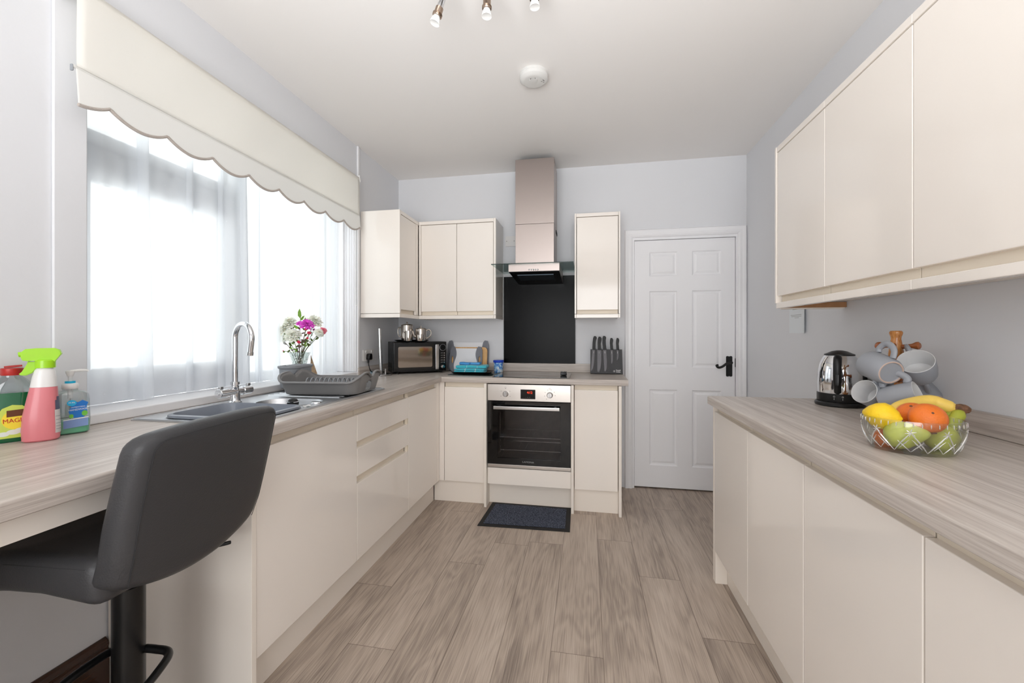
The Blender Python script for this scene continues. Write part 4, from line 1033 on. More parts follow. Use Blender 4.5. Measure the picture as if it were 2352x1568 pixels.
# cutlery caddy
t = thing('cutlery_caddy', 'grey plastic cutlery caddy behind the dish rack in front of the flowers', 'caddy', (-1.538, 1.950, ZW+.0085), math.radians(4))
g = G(); L = []
for z, w, h_ in ((.012, .080, .172), (.016, .086, .182), (.06, .089, .188), (.112, .092, .194), (.116, .100, .208), (.124, .102, .212), (.128, .098, .208)):
    L.append([(x, y, z) for x, y in rr(0, 0, w, h_, min(w, h_)*.42, 8)])
for z, w, h_ in ((.127, .085, .19), (.110, .08, .18)): L.append([(x, y, z) for x, y in rr(0, 0, w, h_, min(w, h_)*.42, 8)])
g.loft(L); part('tub', g, 'grey_plastic', t)
for y in (-.055, .055): g = G(); g.box(-.02, .02, y-.015, y+.015, 0, .0135, .003); part('foot', g, 'black_matt', t)
g = G(); g.lathe([(.024, .1265), (.03, .130), (.035, .1265)], 24, M=T_((0, -.02, 0))); part('drain_ring', g, 'grey_plastic', t)
# kitchen roll pole
t = thing('kitchen_roll_holder', 'brushed steel kitchen roll pole on a round base, empty, by the microwave', 'kitchen roll holder', (-1.50, 2.80, ZW+.0005), 0)
g = G(); g.lathe([(0, 0), (.075, 0), (.078, .003), (.078, .009), (.072, .012), (.012, .016), (.0, .016)], 40); part('base', g, 'chrome_dull', t)
g = G(); g.tube([(0, 0, .014), (-.012, 0, .345)], .0125, 20); part('pole', g, 'chrome_dull', t)
g = G(); g.tube([(.055, -.035, .012), (.055, -.035, .05)], .006, 10); part('side_peg', g, 'chrome_dull', t)

# ================================================================ VASE, FLOWERS, ORNAMENT
VB = Vector((-1.652, 2.125, .9335))
t = thing('vase', 'flared cut glass vase of mixed flowers on the window sill', 'vase', VB)
vp = [(.0, 0), (.030, 0), (.032, .004), (.027, .02), (.030, .05), (.038, .09), (.048, .13), (.058, .160), (.0565, .160), (.046, .13), (.036, .09), (.027, .05), (.024, .02), (.0, .012)]
g = G(); g.lathe(vp, 40); part('glass', g, 'vase_glass', t)
def petals(g, c, ax, r, n_l, m_, w=.35, cup=.6, seed=1):
    rnd = random.Random(seed); F = frame(ax, None, c)
    for l in range(n_l):
        k = max(5, int(m_*(1-l/n_l*.55))); rl = r*(1-.62*l/n_l); el = .05+cup*l/n_l*1.9
        for i in range(k):
            a = 2*PI*(i+.5*(l % 2))/k+rnd.uniform(-.12, .12); e = el+rnd.uniform(-.1, .1); rr_ = rl*rnd.uniform(.85, 1.1)
            d = Vector((math.cos(a)*math.cos(e), math.sin(a)*math.cos(e), math.sin(e))); s_ = Vector((-math.sin(a), math.cos(a), 0)); u = d.cross(s_)*-1
            ww = rr_*w; p0 = Vector((0, 0, r*.06*l)); p1 = p0+d*rr_*.45+u*rr_*.04; p2 = p0+d*rr_*.85+u*rr_*.10; p3 = p0+d*rr_+u*rr_*.2
            th = u*(-.0006)
            A_ = [p0-s_*ww*.12, p1-s_*ww*.42, p2-s_*ww*.4, p3, p2+s_*ww*.4, p1+s_*ww*.42, p0+s_*ww*.12]
            n = len(A_); g.add([F@q for q in A_]+[F@(q+th) for q in A_], [(0, 1, 5, 6), (1, 2, 4, 5), (2, 3, 4), (13, 12, 8, 7), (12, 11, 9, 8), (11, 10, 9)]+[(i_, i_+7, (i_+1) % 7+7, (i_+1) % 7) for i_ in range(7)])
def leafmesh(g, a, b, w, side=None):
    a, b = Vector(a), Vector(b); d = b-a; s_ = d.cross(Vector(side) if side else Vector((.7, -.7, .1))).normalized()*w; n = d.cross(s_).normalized()*d.length*.08
    L = [a, a+d*.3-s_*.9+n, a+d*.65-s_*.8+n, b, a+d*.65+s_*.8+n, a+d*.3+s_*.9+n, a+d*.5-n*.3]
    g.add(L+[q+n.normalized()*.0008 for q in L], [(0, 1, 6), (1, 2, 6), (2, 3, 6), (3, 4, 6), (4, 5, 6), (5, 0, 6), (8, 7, 13), (9, 8, 13), (10, 9, 13), (11, 10, 13), (12, 11, 13), (7, 12, 13)])
VD = 2.375
def stemto(px, py, dd=0): return ond(px, py, VD+dd)
neck = VB+Vector((0, 0, .15)); toC = Vector((.62, -.78, 0))
fl = [  # kind, px, py, depth offset, radius, label
    ('w', 664, 742, .02, .054, 'large white chrysanthemum at the top left of the vase'),
    ('w', 649, 757, -.02, .050, 'white chrysanthemum at the far left of the bunch'),
    ('w', 672, 770, -.05, .052, 'white chrysanthemum low in the middle of the bunch'),
    ('w', 646, 778, .0, .040, 'small white chrysanthemum low on the left of the bunch'),
    ('w', 722, 739, .03, .052, 'white chrysanthemum at the top right of the bunch'),
    ('m', 704, 745, -.03, .044, 'bright magenta chrysanthemum in the centre of the bunch'),
    ('m', 689, 743, .0, .022, 'small magenta bloom just left of the large magenta one'),
    ('c', 733, 764, -.03, .030, 'white carnation edged with pink on the right'),
    ('p', 742, 759, -.01, .024, 'pink carnation at the far right of the bunch'),
    ('b', 703, 755, -.05, .011, 'red bud just below the magenta bloom'),
    ('b', 710, 764, -.04, .012, 'red bud right of centre under the magenta bloom'),
    ('b', 706, 776, -.05, .008, 'tiny red bud half way down on the right'),
    ('b', 686, 785, -.06, .011, 'red bud low in the centre of the bunch'),
    ('b', 649, 806, -.02, .008, 'tiny red bud leaning out over the vase on the left'),
    ('u', 722, 757, -.01, .010, 'purple bud beside the pink carnation'),
]
mat('petal_purple', (150, 70, 130), .7)
kinds = {'w': ('chrysanthemum', 'petal_white', 6, 17, .34), 'm': ('chrysanthemum', 'petal_magenta', 5, 16, .36), 'c': ('carnation', 'petal_white', 5, 11, .8), 'p': ('carnation', 'petal_pink', 5, 10, .8), 'b': ('flower_bud', 'petal_red', 3, 6, .8), 'u': ('flower_bud', 'petal_purple', 3, 6, .8)}
for i, (k, px, py, dd, r, lab) in enumerate(fl):
    nm, m_, nl, npt, w_ = kinds[k]; c = stemto(px, py, dd)
    ax = (c-neck).normalized()*.6+Vector((.35, -.45, .35)); ax.normalize()
    t = thing(nm, lab, 'flower', c, group='cut flowers in the sill vase')
    g = G(); petals(g, c, ax, r, nl, npt, w_, .62 if k in 'wm' else .9, i); part('bloom', g, m_, t, W=True, ang=60)
    ft = VB+Vector((.012*math.cos(i*2.4), .012*math.sin(i*2.4), .02)); md_ = neck+Vector((.03*(c-neck).normalized().x*1.3, .03*(c-neck).normalized().y*1.3, 0))
    g = G(); g.tube(smooth_path([ft, md_, md_.lerp(c, .5)+Vector((0, 0, .006)), c-ax*r*.1], 5), .0017, 6)
    for q in (.35, .6, .8) if k in 'wmcp' else (.5,):
        b_ = md_.lerp(c, q); e = b_+Vector((math.cos(i*1.7+q*9)*.022, math.sin(i*1.7+q*9)*.022, .018)); leafmesh(g, b_, e, .006)
    part('stem', g, 'stem' if i % 3 else 'stem_brown', t, W=True)
    g = G(); g.lathe([(0, -.012), (.004, -.010), (.008 if r > .02 else .006, 0), (.004, .004), (0, .004)], 10, M=frame(ax, None, c-ax*.004)); part('calyx', g, 'leaf', t, W=True)
t = thing('eucalyptus_sprig', 'leafy green sprig standing highest in the vase', 'foliage', neck, group=None)
tip = stemto(690, 712, 0); g = G(); g.tube(smooth_path([VB+Vector((0, 0, .02)), neck, neck.lerp(tip, .5), tip-Vector((0, 0, .04))], 5), .0016, 6); part('stem', g, 'stem', t, W=True)
for a, b, w in (((690, 732, 0), (688, 708, 0), .012), ((691, 736, 0), (700, 724, -.01), .008), ((686, 755, -.03), (674, 746, -.03), .009), ((700, 740, 0), (702, 728, 0), .005)):
    g = G(); leafmesh(g, stemto(*a), stemto(*b), w, CF); part('leaf', g, 'leaf', t, W=True)
t = thing('greenery', 'mixed small green and brown filler leaves around the flower stems', 'foliage', neck)
rnd = random.Random(3)
for k in range(34):
    px, py = rnd.uniform(655, 722), rnd.uniform(765, 812); f = (812-py)/50; px = 686+(px-686)*(.35+.65*f); c = stemto(px, py, rnd.uniform(-.06, .02)); g = G()
    a = rnd.uniform(0, 2*PI); leafmesh(g, c, c+Vector((math.cos(a)*.02, math.sin(a)*.02, rnd.uniform(-.004, .022))), .005, CF); part('leaf', g, rnd.choice(('leaf', 'leaf', 'stem_brown')), t, W=True)
# driftwood boat ornament on the sill
p = Vector((-1.66, 2.235, .9335)); t = thing('sail_boat_ornament', 'small driftwood sailing boat ornament on the sill right of the vase', 'ornament', p, math.radians(35))
g = G(); g.loft([[(-.045, 0, .012), (-.04, -.006, .0), (-.04, .006, .0)], [(-.03, 0, .014), (-.03, -.010, 0), (-.03, .010, 0)], [(.03, 0, .014), (.03, -.010, 0), (.03, .010, 0)], [(.045, 0, .013), (.042, -.002, .004), (.042, .002, .004)]]); part('hull', g, 'driftwood', t)
g = G(); g.tube([(0, 0, .012), (.001, 0, .135)], .0022, 6); part('mast', g, 'driftwood', t)
g = G(); g.prism([(.002, .018), (.036, .022), (.003, .128)], -.0012, .0012, M=Matrix.Rotation(PI/2, 4, 'X')); part('sail', g, 'driftwood', t)
g = G(); g.prism([(-.002, .020), (-.028, .024), (-.002, .095)], -.0012, .0012, M=Matrix.Rotation(PI/2, 4, 'X')); part('sail', g, 'paper', t)

# ================================================================ SOCKETS, SWITCH, PAPER
def socket(label, face, p, w=.146, h=.086):
    """plate centre p on the wall; face gives outward normal and right direction"""
    n, r = face; M = place_text(p, r, (0, 0, 1)); t = thing('wall_socket', label, 'socket', M=M)
    g = G(); g.cushion(w, h, .010, .004, (4, 4, 2), M=T_((0, 0, .005))); part('plate', g, 'socket_white', t)
    return t
ps = onx(844, 815.5, XL); ps.z = 1.044; ps.x = XL+.0005
t = socket('white double wall socket with black plug beside the window', ((1, 0, 0), (0, 1, 0)), ps)
for x in (-.036, .036):
    g = G(); g.cushion(.012, .02, .006, .002, (2, 2, 2), M=T_((x*1.1, .026, .0105))@Matrix.Rotation(.15, 4, 'X')); part('rocker', g, 'white_plastic', t)
def plug(label, M, cable, tagged=None):
    t = thing('mains_plug', label, 'plug', M=M)
    g = G(); g.cushion(.048, .048, .03, .009, (8, 8, 4), lambda v: (v.x*(1-.18*max(0, v.y/.024)), v.y, v.z), M=T_((0, 0, .0255))); part('plug_body', g, 'black_plastic', t)
    g = G(); g.tube([(0, -.022, .018), (0, -.045, .017)], .006, 10); part('strain_relief', g, 'black_plastic', t)
    g = G(); g.tube(smooth_path(cable, 6), .0032, 8); part('cable', g, 'black_plastic', t, W=True)
    if tagged: g = G(); g.cushion(.03, .024, .0012, .0004, (1, 1, 1), M=tagged); part('tag', g, 'tag_blue', t, W=True, label='pale blue paper tag on the cable')
    return t
pp = ps+Vector((0, -.018, -.01)); Mp = place_text(pp, (0, 1, 0), (0, 0, 1))
q = pp+Vector((.018, 0, -.045))
plug('black mains plug with paper tag in the socket beside the window', Mp, [q, q+Vector((.002, .01, -.04)), q+Vector((.01, .03, -.07)), (XL+.035, 2.86, ZW+.022), (XL+.03, 2.93, ZW+.012), (XL+.04, 2.99, ZW+.006)], place_text(q+Vector((.008, .03, -.075)), (.3, .7, -.45), (.1, .4, .8)))
pk = onx(2008, 876, XR); pk.x = XR-.0005; pk.z = 1.012
t = socket('white double wall socket behind the mug tree and kettle', ((-1, 0, 0), (0, -1, 0)), pk)
p2 = pk+Vector((0, .04, .0)); Mp = place_text(p2, (0, -1, 0), (0, 0, 1)); q = p2+Vector((-.018, 0, -.045))
plug('black kettle plug in the socket behind the mug tree', Mp, [q, q+Vector((-.005, .0, -.04)), (XR-.05, pk.y+.03, ZW+.006), (XR-.06, 1.96, ZW+.005)])
pz = ony(1173, 554.5, YB); pz.y = YB-.0005
t = thing('fused_switch', 'white fused spur switch on the back wall beside the hood chimney', 'switch', M=place_text(pz, (1, 0, 0), (0, 0, 1)))
g = G(); g.cushion(.086, .086, .012, .004, (4, 4, 2), M=T_((0, 0, .006))); part('plate', g, 'socket_white', t)
g = G(); g.box(-.018, .018, -.012, .014, .0115, .0135, .001); part('fuse_cover', g, 'socket_white', t)
for x in (-.031, .031): g = G(); g.lathe([(0, .0118), (.003, .0118), (.003, .0126), (0, .0126)], 10, M=T_((x, 0, 0))); part('screw', g, 'text_dark', t)
a = onx(1813, 762, XR-.002); b = onx(1853, 765, XR-.002)
t = thing('notice_sheet', 'printed paper notice pinned to the right wall below the wall cabinet', 'notice', M=place_text((XR-.0012, (a.y+b.y)/2, 1.31), (0, -1, 0), (0, 0, 1)))
w = abs(a.y-b.y)
g = G(); g.loft([[(-w/2+w*i/12, y, .0002+.012*max(0, (i-8)/4)**2) for i in range(13)] for y in (-.105, 0, .105)], False, False, False); g.loft([[(-w/2+w*i/12, y, .0006+.012*max(0, (i-8)/4)**2) for i in range(13)] for y in (-.105, 0, .105)], False, False, False); part('sheet', g, 'paper', t)
g = G()
for y, ww in ((.045, .7), (.038, .62), (.030, .5), (-.002, .72), (-.010, .66), (-.018, .24), (.062, .7), (.070, .6)): g.box(-w*ww/2-.01, w*ww/2-.01, y-.0012, y+.0012, .0007, .0010)
part('printed_lines', g, 'text_grey', t)

# ================================================================ BACK WORKTOP ITEMS
t = thing('microwave', 'black microwave set diagonally in the corner with silver handle and mirrored window', 'microwave', (-1.435, 2.86, ZW+.0005), math.radians(36))
MW, MD, MH = .42, .228, .245
g = G(); g.box(0, MW, .016, MD, .010, MH, .004); part('housing', g, 'black_plastic', t)
g = G(); g.box(.004, MW-.004, 0, .0158, .012, MH-.003, .007, 3); fr0 = part('front_frame', g, 'black_gloss', t)
g = G()
for i in range(4): g.box(-.0008, .002, .04+.0, .20, .05+i*.009, .053+i*.009)
part('side_vents', g, 'gap_shade', t)
mat('mw_mirror', (150, 140, 130), .05, .9)
g = G(); g.prism(rr(.170, .128, .262, .158, .012, 5), 0, .0016, M=T_((0, 0, 0))@Matrix.Rotation(PI/2, 4, 'X')); part('door_window', g, 'mw_mirror', t)
g = G(); g.box(.323, .351, -.016, -.008, .028, .224, .003); g.box(.330, .344, -.009, .002, .034, .046); g.box(.330, .344, -.009, .002, .206, .218); part('handle', g, 'chrome_dull', t)
MX = lambda x, z, y=0: T_((x, y, z))@Matrix.Rotation(PI/2, 4, 'X')
g = G(); g.lathe([(.0235, 0), (.0235, .003), (.0265, .003), (.0265, 0)], 32, M=MX(.385, .199)); part('display_ring', g, 'chrome', t)
g = G(); g.lathe([(0, .001), (.0235, .001)], 32, M=MX(.385, .199)); part('display', g, 'black_glass', t)
for i in range(5):
    g = G(); g.lathe([(0, .003), (.005, .003), (.0058, 0)], 14, M=MX(.3965, .155-i*.0185)); part('button', g, 'chrome_dull', t)
    g = G(); g.box(.368, .386, -.0006, .0004, .153-i*.0185, .1545-i*.0185); g.box(.371, .386, -.0006, .0004, .157-i*.0185, .1582-i*.0185); part('button_print', g, 'text_grey', t)
g = G(); g.lathe([(0, .016), (.0145, .015), (.0165, .003), (.0165, 0)], 28, M=MX(.385, .046)); part('dial', g, 'chrome', t)
for x in (.04, .38):
    for y in (.03, .21): g = G(); g.lathe([(0, 0), (.010, 0), (.011, .0105), (0, .0105)], 12, M=T_((x, y, 0))); part('foot', g, 'black_matt', t)
# tea set on the microwave
mwm = RM[t.name]; topz = ZW+.0005+MH
def mwp(x, y, z=0): return mwm@Vector((x, y, MH+z))
cT = mwp(.165, .10); tray = thing('serving_tray', 'thin black serving tray on top of the microwave', 'tray', (cT.x, cT.y, topz+.0006), math.radians(20))
g = G(); g.loft([[(x, y, z) for x, y in rr(0, 0, w, h_, .04, 6)] for w, h_, z in ((.22, .15, 0), (.235, .165, .004), (.262, .19, .013), (.258, .186, .014), (.23, .16, .006))]); part('dish', g, 'black_plastic', tray)
sT = mat('pot_steel', (190, 182, 174), .16, 1)
def pot(label, name, px, r, h, D, handle=1, lid=True, rz=0, spout=False, cat='pot'):
    p = ond(px, 780, D); t = thing(name, label, cat, (p.x, p.y, topz+.0075), rz)
    g = G(); g.lathe([(0, 0), (r*.86, 0), (r*.9, .003), (r*.98, h*.35), (r, h*.75), (r*.99, h), (r*.95, h), (r*.94, h*.75), (r*.9, h*.3), (0, .006)], 32); part('body', g, 'pot_steel', t)
    if lid:
        g = G(); g.lathe([(0, h+.012), (r*.35, h+.012), (r*.8, h+.008), (r*1.02, h+.001), (r*1.02, h-.001), (0, h-.001)], 32); l = part('lid', g, 'pot_steel', t)
        g = G(); g.lathe([(0, h+.011), (.004, h+.012), (.0035, h+.018), (.0075, h+.022), (.006, h+.027), (0, h+.028)], 14); part('lid_knob', g, 'pot_steel', l)
    if handle:
        g = G(); g.tube(smooth_path([(r*.96, 0, h*.88), (r*1.35, 0, h*.98), (r*1.75, 0, h*.80), (r*1.7, 0, h*.5), (r*1.3, 0, h*.28), (r*.95, 0, h*.22)] if handle > 1 else [(r*.96, 0, h*.85), (r*1.3, 0, h*.85), (r*1.5, 0, h*.6), (r*1.3, 0, h*.3), (r*.95, 0, h*.25)], 5), .0035, 8, flat=1.3); part('handle', g, 'pot_steel', t)
    if spout:
        g = G(); g.tube(smooth_path([(-r*.9, 0, h*.35), (-r*1.25, 0, h*.5), (-r*1.5, 0, h*.85), (-r*1.75, 0, h*.98)], 5), [.013]*5+[.010]*5+[.006]*6, 12); part('spout', g, 'pot_steel', t)
    return t
pot('tall lidded stainless steel hot water pot at the left of the tea tray', 'coffee_pot', 935, .046, .118, 3.16, 1, True, math.radians(200), cat='coffee pot')
pot('round lidded stainless steel teapot with curved handle at the right of the tea tray', 'teapot', 967, .043, .088, 3.16, 2, True, math.radians(14), True, cat='teapot')
pot('small stainless steel milk jug at the front left of the tea tray', 'milk_jug', 938.5, .028, .076, 3.065, 1, False, math.radians(190), cat='jug')
pot('small open stainless steel sugar bowl at the front of the tea tray', 'sugar_bowl', 966, .032, .046, 3.075, 0, False, cat='sugar bowl')
# chopping boards, leaning on the wall
def board(label, x0, x1, h, y, tilt, th, kind, z0=ZW+.0026, group='chopping boards leaning on the wall'):
    M = T_(((x0+x1)/2, y, z0))@Matrix.Rotation(-math.radians(tilt), 4, 'X')
    t = thing('chopping_board', label, 'chopping board', M=M, group=group); w = x1-x0
    V = Matrix.Rotation(PI/2, 4, 'X')
    if kind == 'bamboo':
        g = G(); g.prism(rr(0, h/2, w, h, .03, 6), 0, th, M=V, bev=.002); part('board', g, 'bamboo', t); return t
    e = .048
    def inner(s_, n=14): return [(s_*(w/2-e+.010*math.sin(2*PI*i/n)), h*i/n) for i in range(n+1)]
    L_ = inner(-1); R_ = inner(1)
    g = G(); g.prism(L_[::-1]+R_, 0, th*.8, M=V); part('board', g, 'white_cutting', t)
    for s_ in (-1, 1):
        I = inner(s_); O = [(s_*(w/2-.012), h+.012), (s_*(w/2-.001), h-.02), (s_*w/2, h*.5), (s_*w/2, .03), (s_*(w/2-.02), 0)]
        poly = I+[(s_*(w/2-e+.012), h+.016)]+O
        hole = [(s_*(w/2-.024)+.0085*math.cos(a), h*.5+.03*math.sin(a)) for a in [2*PI*k/16 for k in range(16)]]
        g = G(); plate(g, poly, [hole], 0, th, M=V); part('grip_end', g, 'grey_board', t)
    return t
board('large white chopping board with grey grip ends, furthest back against the wall', -1.150, -.795, .235, 3.262, 7, .008, 'p')
board('bamboo chopping board between the two white boards', -1.105, -.800, .195, 3.235, 8, .014, 'bamboo')
board('smaller white chopping board with grey grip ends, at the front of the leaning boards', -1.112, -.835, .187, 3.210, 9, .008, 'p')
# glass board, tray, towels
Q = [onz(*q, ZW+.004) for q in ((1003.5, 862.5), (1127, 863.8), (1134, 854.5), (1022, 852.8))]
g = G(); g.prism([(q.x, q.y) for q in (Vector((-1.012, 2.88, 0)), Vector((-.672, 2.86, 0)), Vector((-.668, 3.13, 0)), Vector((-1.012, 3.14, 0)))], ZW+.0005, ZW+.0055, bev=.001); tag(part('glass_board', g, 'board_glass'), 'clear glass worktop saver lying flat left of the hob', 'glass board')
tc_ = Vector((-.860, 3.02, ZW+.0062)); t = thing('towel_tray', 'small black tray under the folded turquoise towels', 'tray', tc_, math.radians(2))
g = G(); g.loft([[(x, y, z) for x, y in rr(0, 0, w, h_, .03, 6)] for w, h_, z in ((.27, .16, 0), (.30, .19, .014), (.305, .195, .015), (.295, .185, .016), (.27, .16, .005))]); part('dish', g, 'black_plastic', t)
def towel(name, label, cat, c, sx, sy, sz, m, rz=0, stripes=True, seed=0, group=None):
    t = thing(name, label, cat, c, rz, group)
    def f(v): return (v.x+.002*math.sin(v.y*60+seed), v.y+.002*math.sin(v.x*50+seed), v.z*(1+.10*math.sin(v.x*30+seed))+.0015*math.sin(v.x*40+v.y*30+seed))
    g = G(); g.cushion(sx, sy, sz, sz*.48, (20, 8, 4), f, M=T_((0, 0, sz/2+.001))); b = part('cloth', g, m, t, ang=80)
    if stripes:
        for x in (-sx*.14, sx*.2):
            g = G(); g.cushion(.008, sy+.003, sz+.002, sz*.5, (2, 8, 6), lambda v: Vector(f((v+Vector((x, 0, 0)))))-Vector((x, 0, 0)), M=T_((x, 0, sz/2+.001))); part('white_stripe', g, 'towel_white', b, ang=80)
    return t
z0 = ZW+.0062+.0060
tg = 'folded turquoise tea towels on the black tray'
towel('tea_towel', 'folded turquoise tea towel at the bottom of the stack', 'towel', (tc_.x-.01, 3.01, z0), .235, .13, .016, 'turquoise', .03, True, 1, tg)
towel('tea_towel', 'folded turquoise tea towel in the middle of the stack', 'towel', (tc_.x-.008, 3.012, z0+.0165), .235, .13, .015, 'turquoise', .05, True, 2, tg)
towel('tea_towel', 'thick rolled turquoise tea towel on top of the stack', 'towel', (tc_.x+.002, 3.015, z0+.032), .24, .12, .025, 'turquoise', .02, True, 3, tg)
towel('cleaning_cloth', 'blue cleaning cloth folded on the towels, left', 'cloth', (tc_.x-.05, 3.01, z0+.0575), .09, .07, .020, 'blue_cloth', -.25, False, 4)
towel('sponge_cloth', 'pale blue sponge cloth on the towels, right', 'cloth', (tc_.x+.022, 3.03, z0+.058), .078, .06, .018, 'blue_sponge', .05, False, 5)
# blue tub of wipes on the hob
def tubmat():
    m = mat('tub_print', (120, 176, 226), .35); nt = m.node_tree; b = nt.nodes['Principled BSDF']
    tc = nt.nodes.new('ShaderNodeTexCoord'); n = nt.nodes.new('ShaderNodeTexNoise'); n.inputs['Scale'].default_value = 45; n.inputs['Detail'].default_value = 3; nt.links.new(tc.outputs['Object'], n.inputs['Vector'])
    r = nt.nodes.new('ShaderNodeValToRGB'); e = r.color_ramp.elements; e[0].position = .36; e[0].color = srgb(40, 84, 190); e[1].position = .62; e[1].color = srgb(236, 242, 248)
    for p, c in ((.44, (110, 170, 224)), (.53, (170, 206, 236))): q = e.new(p); q.color = srgb(*c)
    nt.links.new(n.outputs[0], r.inputs[0]); nt.links.new(r.outputs[0], b.inputs['Base Color'])
tubmat()
p = ond(1145, 850, 3.24); t = thing('plastic_tub', 'small blue and white printed tub with royal blue lid on the hob', 'tub', (p.x, p.y, ZW+.0045))
g = G(); g.lathe([(0, 0), (.033, 0), (.035, .003), (.0385, .078), (0, .078)], 36); part('tub_body', g, 'tub_print', t)
g = G(); g.lathe([(0, .076), (.0405, .076), (.0425, .080), (.0425, .092), (.040, .095), (0, .095)], 36); part('lid', g, 'tub_lid', t)
# knife block
kb = T_((.146, 3.175, ZW+.0049))@Matrix.Rotation(-math.radians(8), 4, 'X')
t = thing('knife_block', 'dark grey magnetic knife block at the right end of the back worktop', 'knife block', M=kb)
KW, KH = .236, .185
V = Matrix.Rotation(PI/2, 4, 'X')
g = G(); g.prism([(-KW/2, 0), (KW/2+.004, 0), (KW/2, KH), (-KW/2, KH)], -.03, 0, M=V, bev=.0015)
part('slab', g, 'block', t)
g = G(); g.add([(-KW/2, .03, KH*.9), (KW/2, .03, KH*.9), (KW/2, .085, .013), (-KW/2, .085, .013), (-KW/2, .024, KH*.9), (KW/2, .024, KH*.9), (KW/2, .079, .016), (-KW/2, .079, .016)], [(0, 1, 2, 3), (7, 6, 5, 4), (0, 4, 5, 1), (1, 5, 6, 2), (2, 6, 7, 3), (3, 7, 4, 0)]); part('rear_stand', g, 'block', t)
text('maker_name', 'Russell\nHobbs', .0125, T_((.088, -.0005, .020))@V, 'text_white', t, W=False, bold=.0002)
g = G(); g.tube([(.058+.006*math.cos(a), -.0006, .019+.006*math.sin(a)) for a in [2*PI*i/20 for i in range(20)]], .0007, 5, closed=True); g.box(.0573, .0587, -.0009, -.0003, .013, .025); part('maker_mark', g, 'text_white', t)
klabs = ['knife furthest left on the block with a straight bread blade', 'second knife from the left on the block with a wide chef blade', 'third knife from the left on the block, the tallest handle', 'fourth knife from the left on the block with a short slim blade', 'knife furthest right on the block with the shortest blade']
for i, (x, bl, bw, hl, lean, hw) in enumerate(((-.094, .168, .020, .105, .07, 1), (-.052, .170, .030, .100, .0, 1), (-.012, .165, .024, .106, -.06, 1), (.040, .105, .016, .090, -.04, .85), (.084, .078, .014, .090, -.02, .8))):
    M = kb@T_((x, -.0022, KH-.004))@Matrix.Rotation(lean, 4, 'Y')
    k = thing('kitchen_knife', 'black kitchen '+klabs[i], 'knife', M=M, group='black knives on the magnetic block')
    g = G(); 
    bp_ = [(-bw*.5, 0), (bw*.5, 0), (bw*.5, -bl*.55), (bw*.25, -bl*.85), (-bw*.1 if i else -bw*.4, -bl), (-bw*.5, -bl*.93 if not i else -bl*.98)]
    g.prism(bp_, 0, .0018, M=V); part('blade', g, 'blade', k)
    hp = [(-.010, 0), (.012, -.002), (.017, .006), (.009, .016), (.012, .045), (.013, .070), (.018, hl-.012), (.010, hl), (-.004, hl+.001), (-.010, hl-.015), (-.012, .055), (-.011, .02)]
    g = G(); g.prism([(a*hw, b) for a, b in hp], -.009, .011, M=V, bev=.004); part('handle', g, 'knife_black', k)
    g = G(); g.box(-.002, .002, -.0026, -.0018, -.028, -.012); part('blade_mark', g, 'text_grey', k)

# ================================================================ KETTLE
p = onz(1929, 925, ZW)
p = Vector((1.052, 1.95, 0)); t = thing('kettle', 'polished steel kettle with black handle lid and base beside the mug tree', 'kettle', (p.x, p.y, ZW+.0005))
g = G(); g.lathe([(0, 0), (.094, 0), (.098, .004), (.098, .012), (.092, .018), (.0, .018)], 48); part('power_base', g, 'black_plastic', t)
g = G(); g.lathe([(.0, .019), (.088, .019), (.0895, .024), (.0895, .052), (.0875, .054), (0, .054)], 48); bb = part('lower_band', g, 'black_plastic', t)
g = G(); g.lathe([(.0, .0542), (.0875, .0542), (.088, .06), (.0885, .10), (.086, .14), (.080, .172), (.068, .200), (.058, .212), (.0, .212)], 56); part('body', g, 'chrome', t)
g = G(); g.lathe([(0, .211), (.0605, .211), (.0600, .215), (.048, .220), (.030, .228), (.012, .2315), (0, .232)], 40); part('lid', g, 'black_plastic', t)
hd = Vector((-p.x, -p.y, 0)).normalized(); ang = math.atan2(hd.y, hd.x)-.06
hM = Matrix.Rotation(ang, 4, 'Z')
g = G(); g.tube(smooth_path([(.064, 0, .204), (.092, 0, .206), (.118, 0, .19), (.126, 0, .15), (.122, 0, .10), (.110, 0, .068), (.092, 0, .062)], 6), [.012]*8+[.0165]*16+[.014]*8+[.009]*6, 14, M=hM, flat=.8); part('handle', g, 'black_plastic', t)
g = G(); g.cushion(.004, .012, .045, .0018, (2, 2, 4), M=hM@T_((.1385, 0, .115))); part('water_gauge', g, 'black_gloss', t)
g = G(); g.loft([[(-.055, -.014, .205), (-.055, .014, .205), (-.060, 0, .175)], [(-.085, -.010, .208), (-.085, .010, .208), (-.082, 0, .185)], [(-.102, -.006, .212), (-.102, .006, .212), (-.098, 0, .200)]], M=hM); part('spout', g, 'chrome', t)
g = G(); 
for a in (-.16, .2): g.tube([Vector((.0902*math.cos(a)+.0*1, .0902*math.sin(a), .043))+Vector((0, .003*math.cos(q), .003*math.sin(q))) for q in [2*PI*i/10 for i in range(10)]], .0005, 4, closed=True, M=hM); g.box(.0885, .0905, .0902*math.sin(a)-.0006, .0902*math.sin(a)+.0006, .030, .036, M=hM)
part('band_symbols', g, 'text_white', bb)
bpy.data.objects['kettle'].scale = (.87, .87, 1)

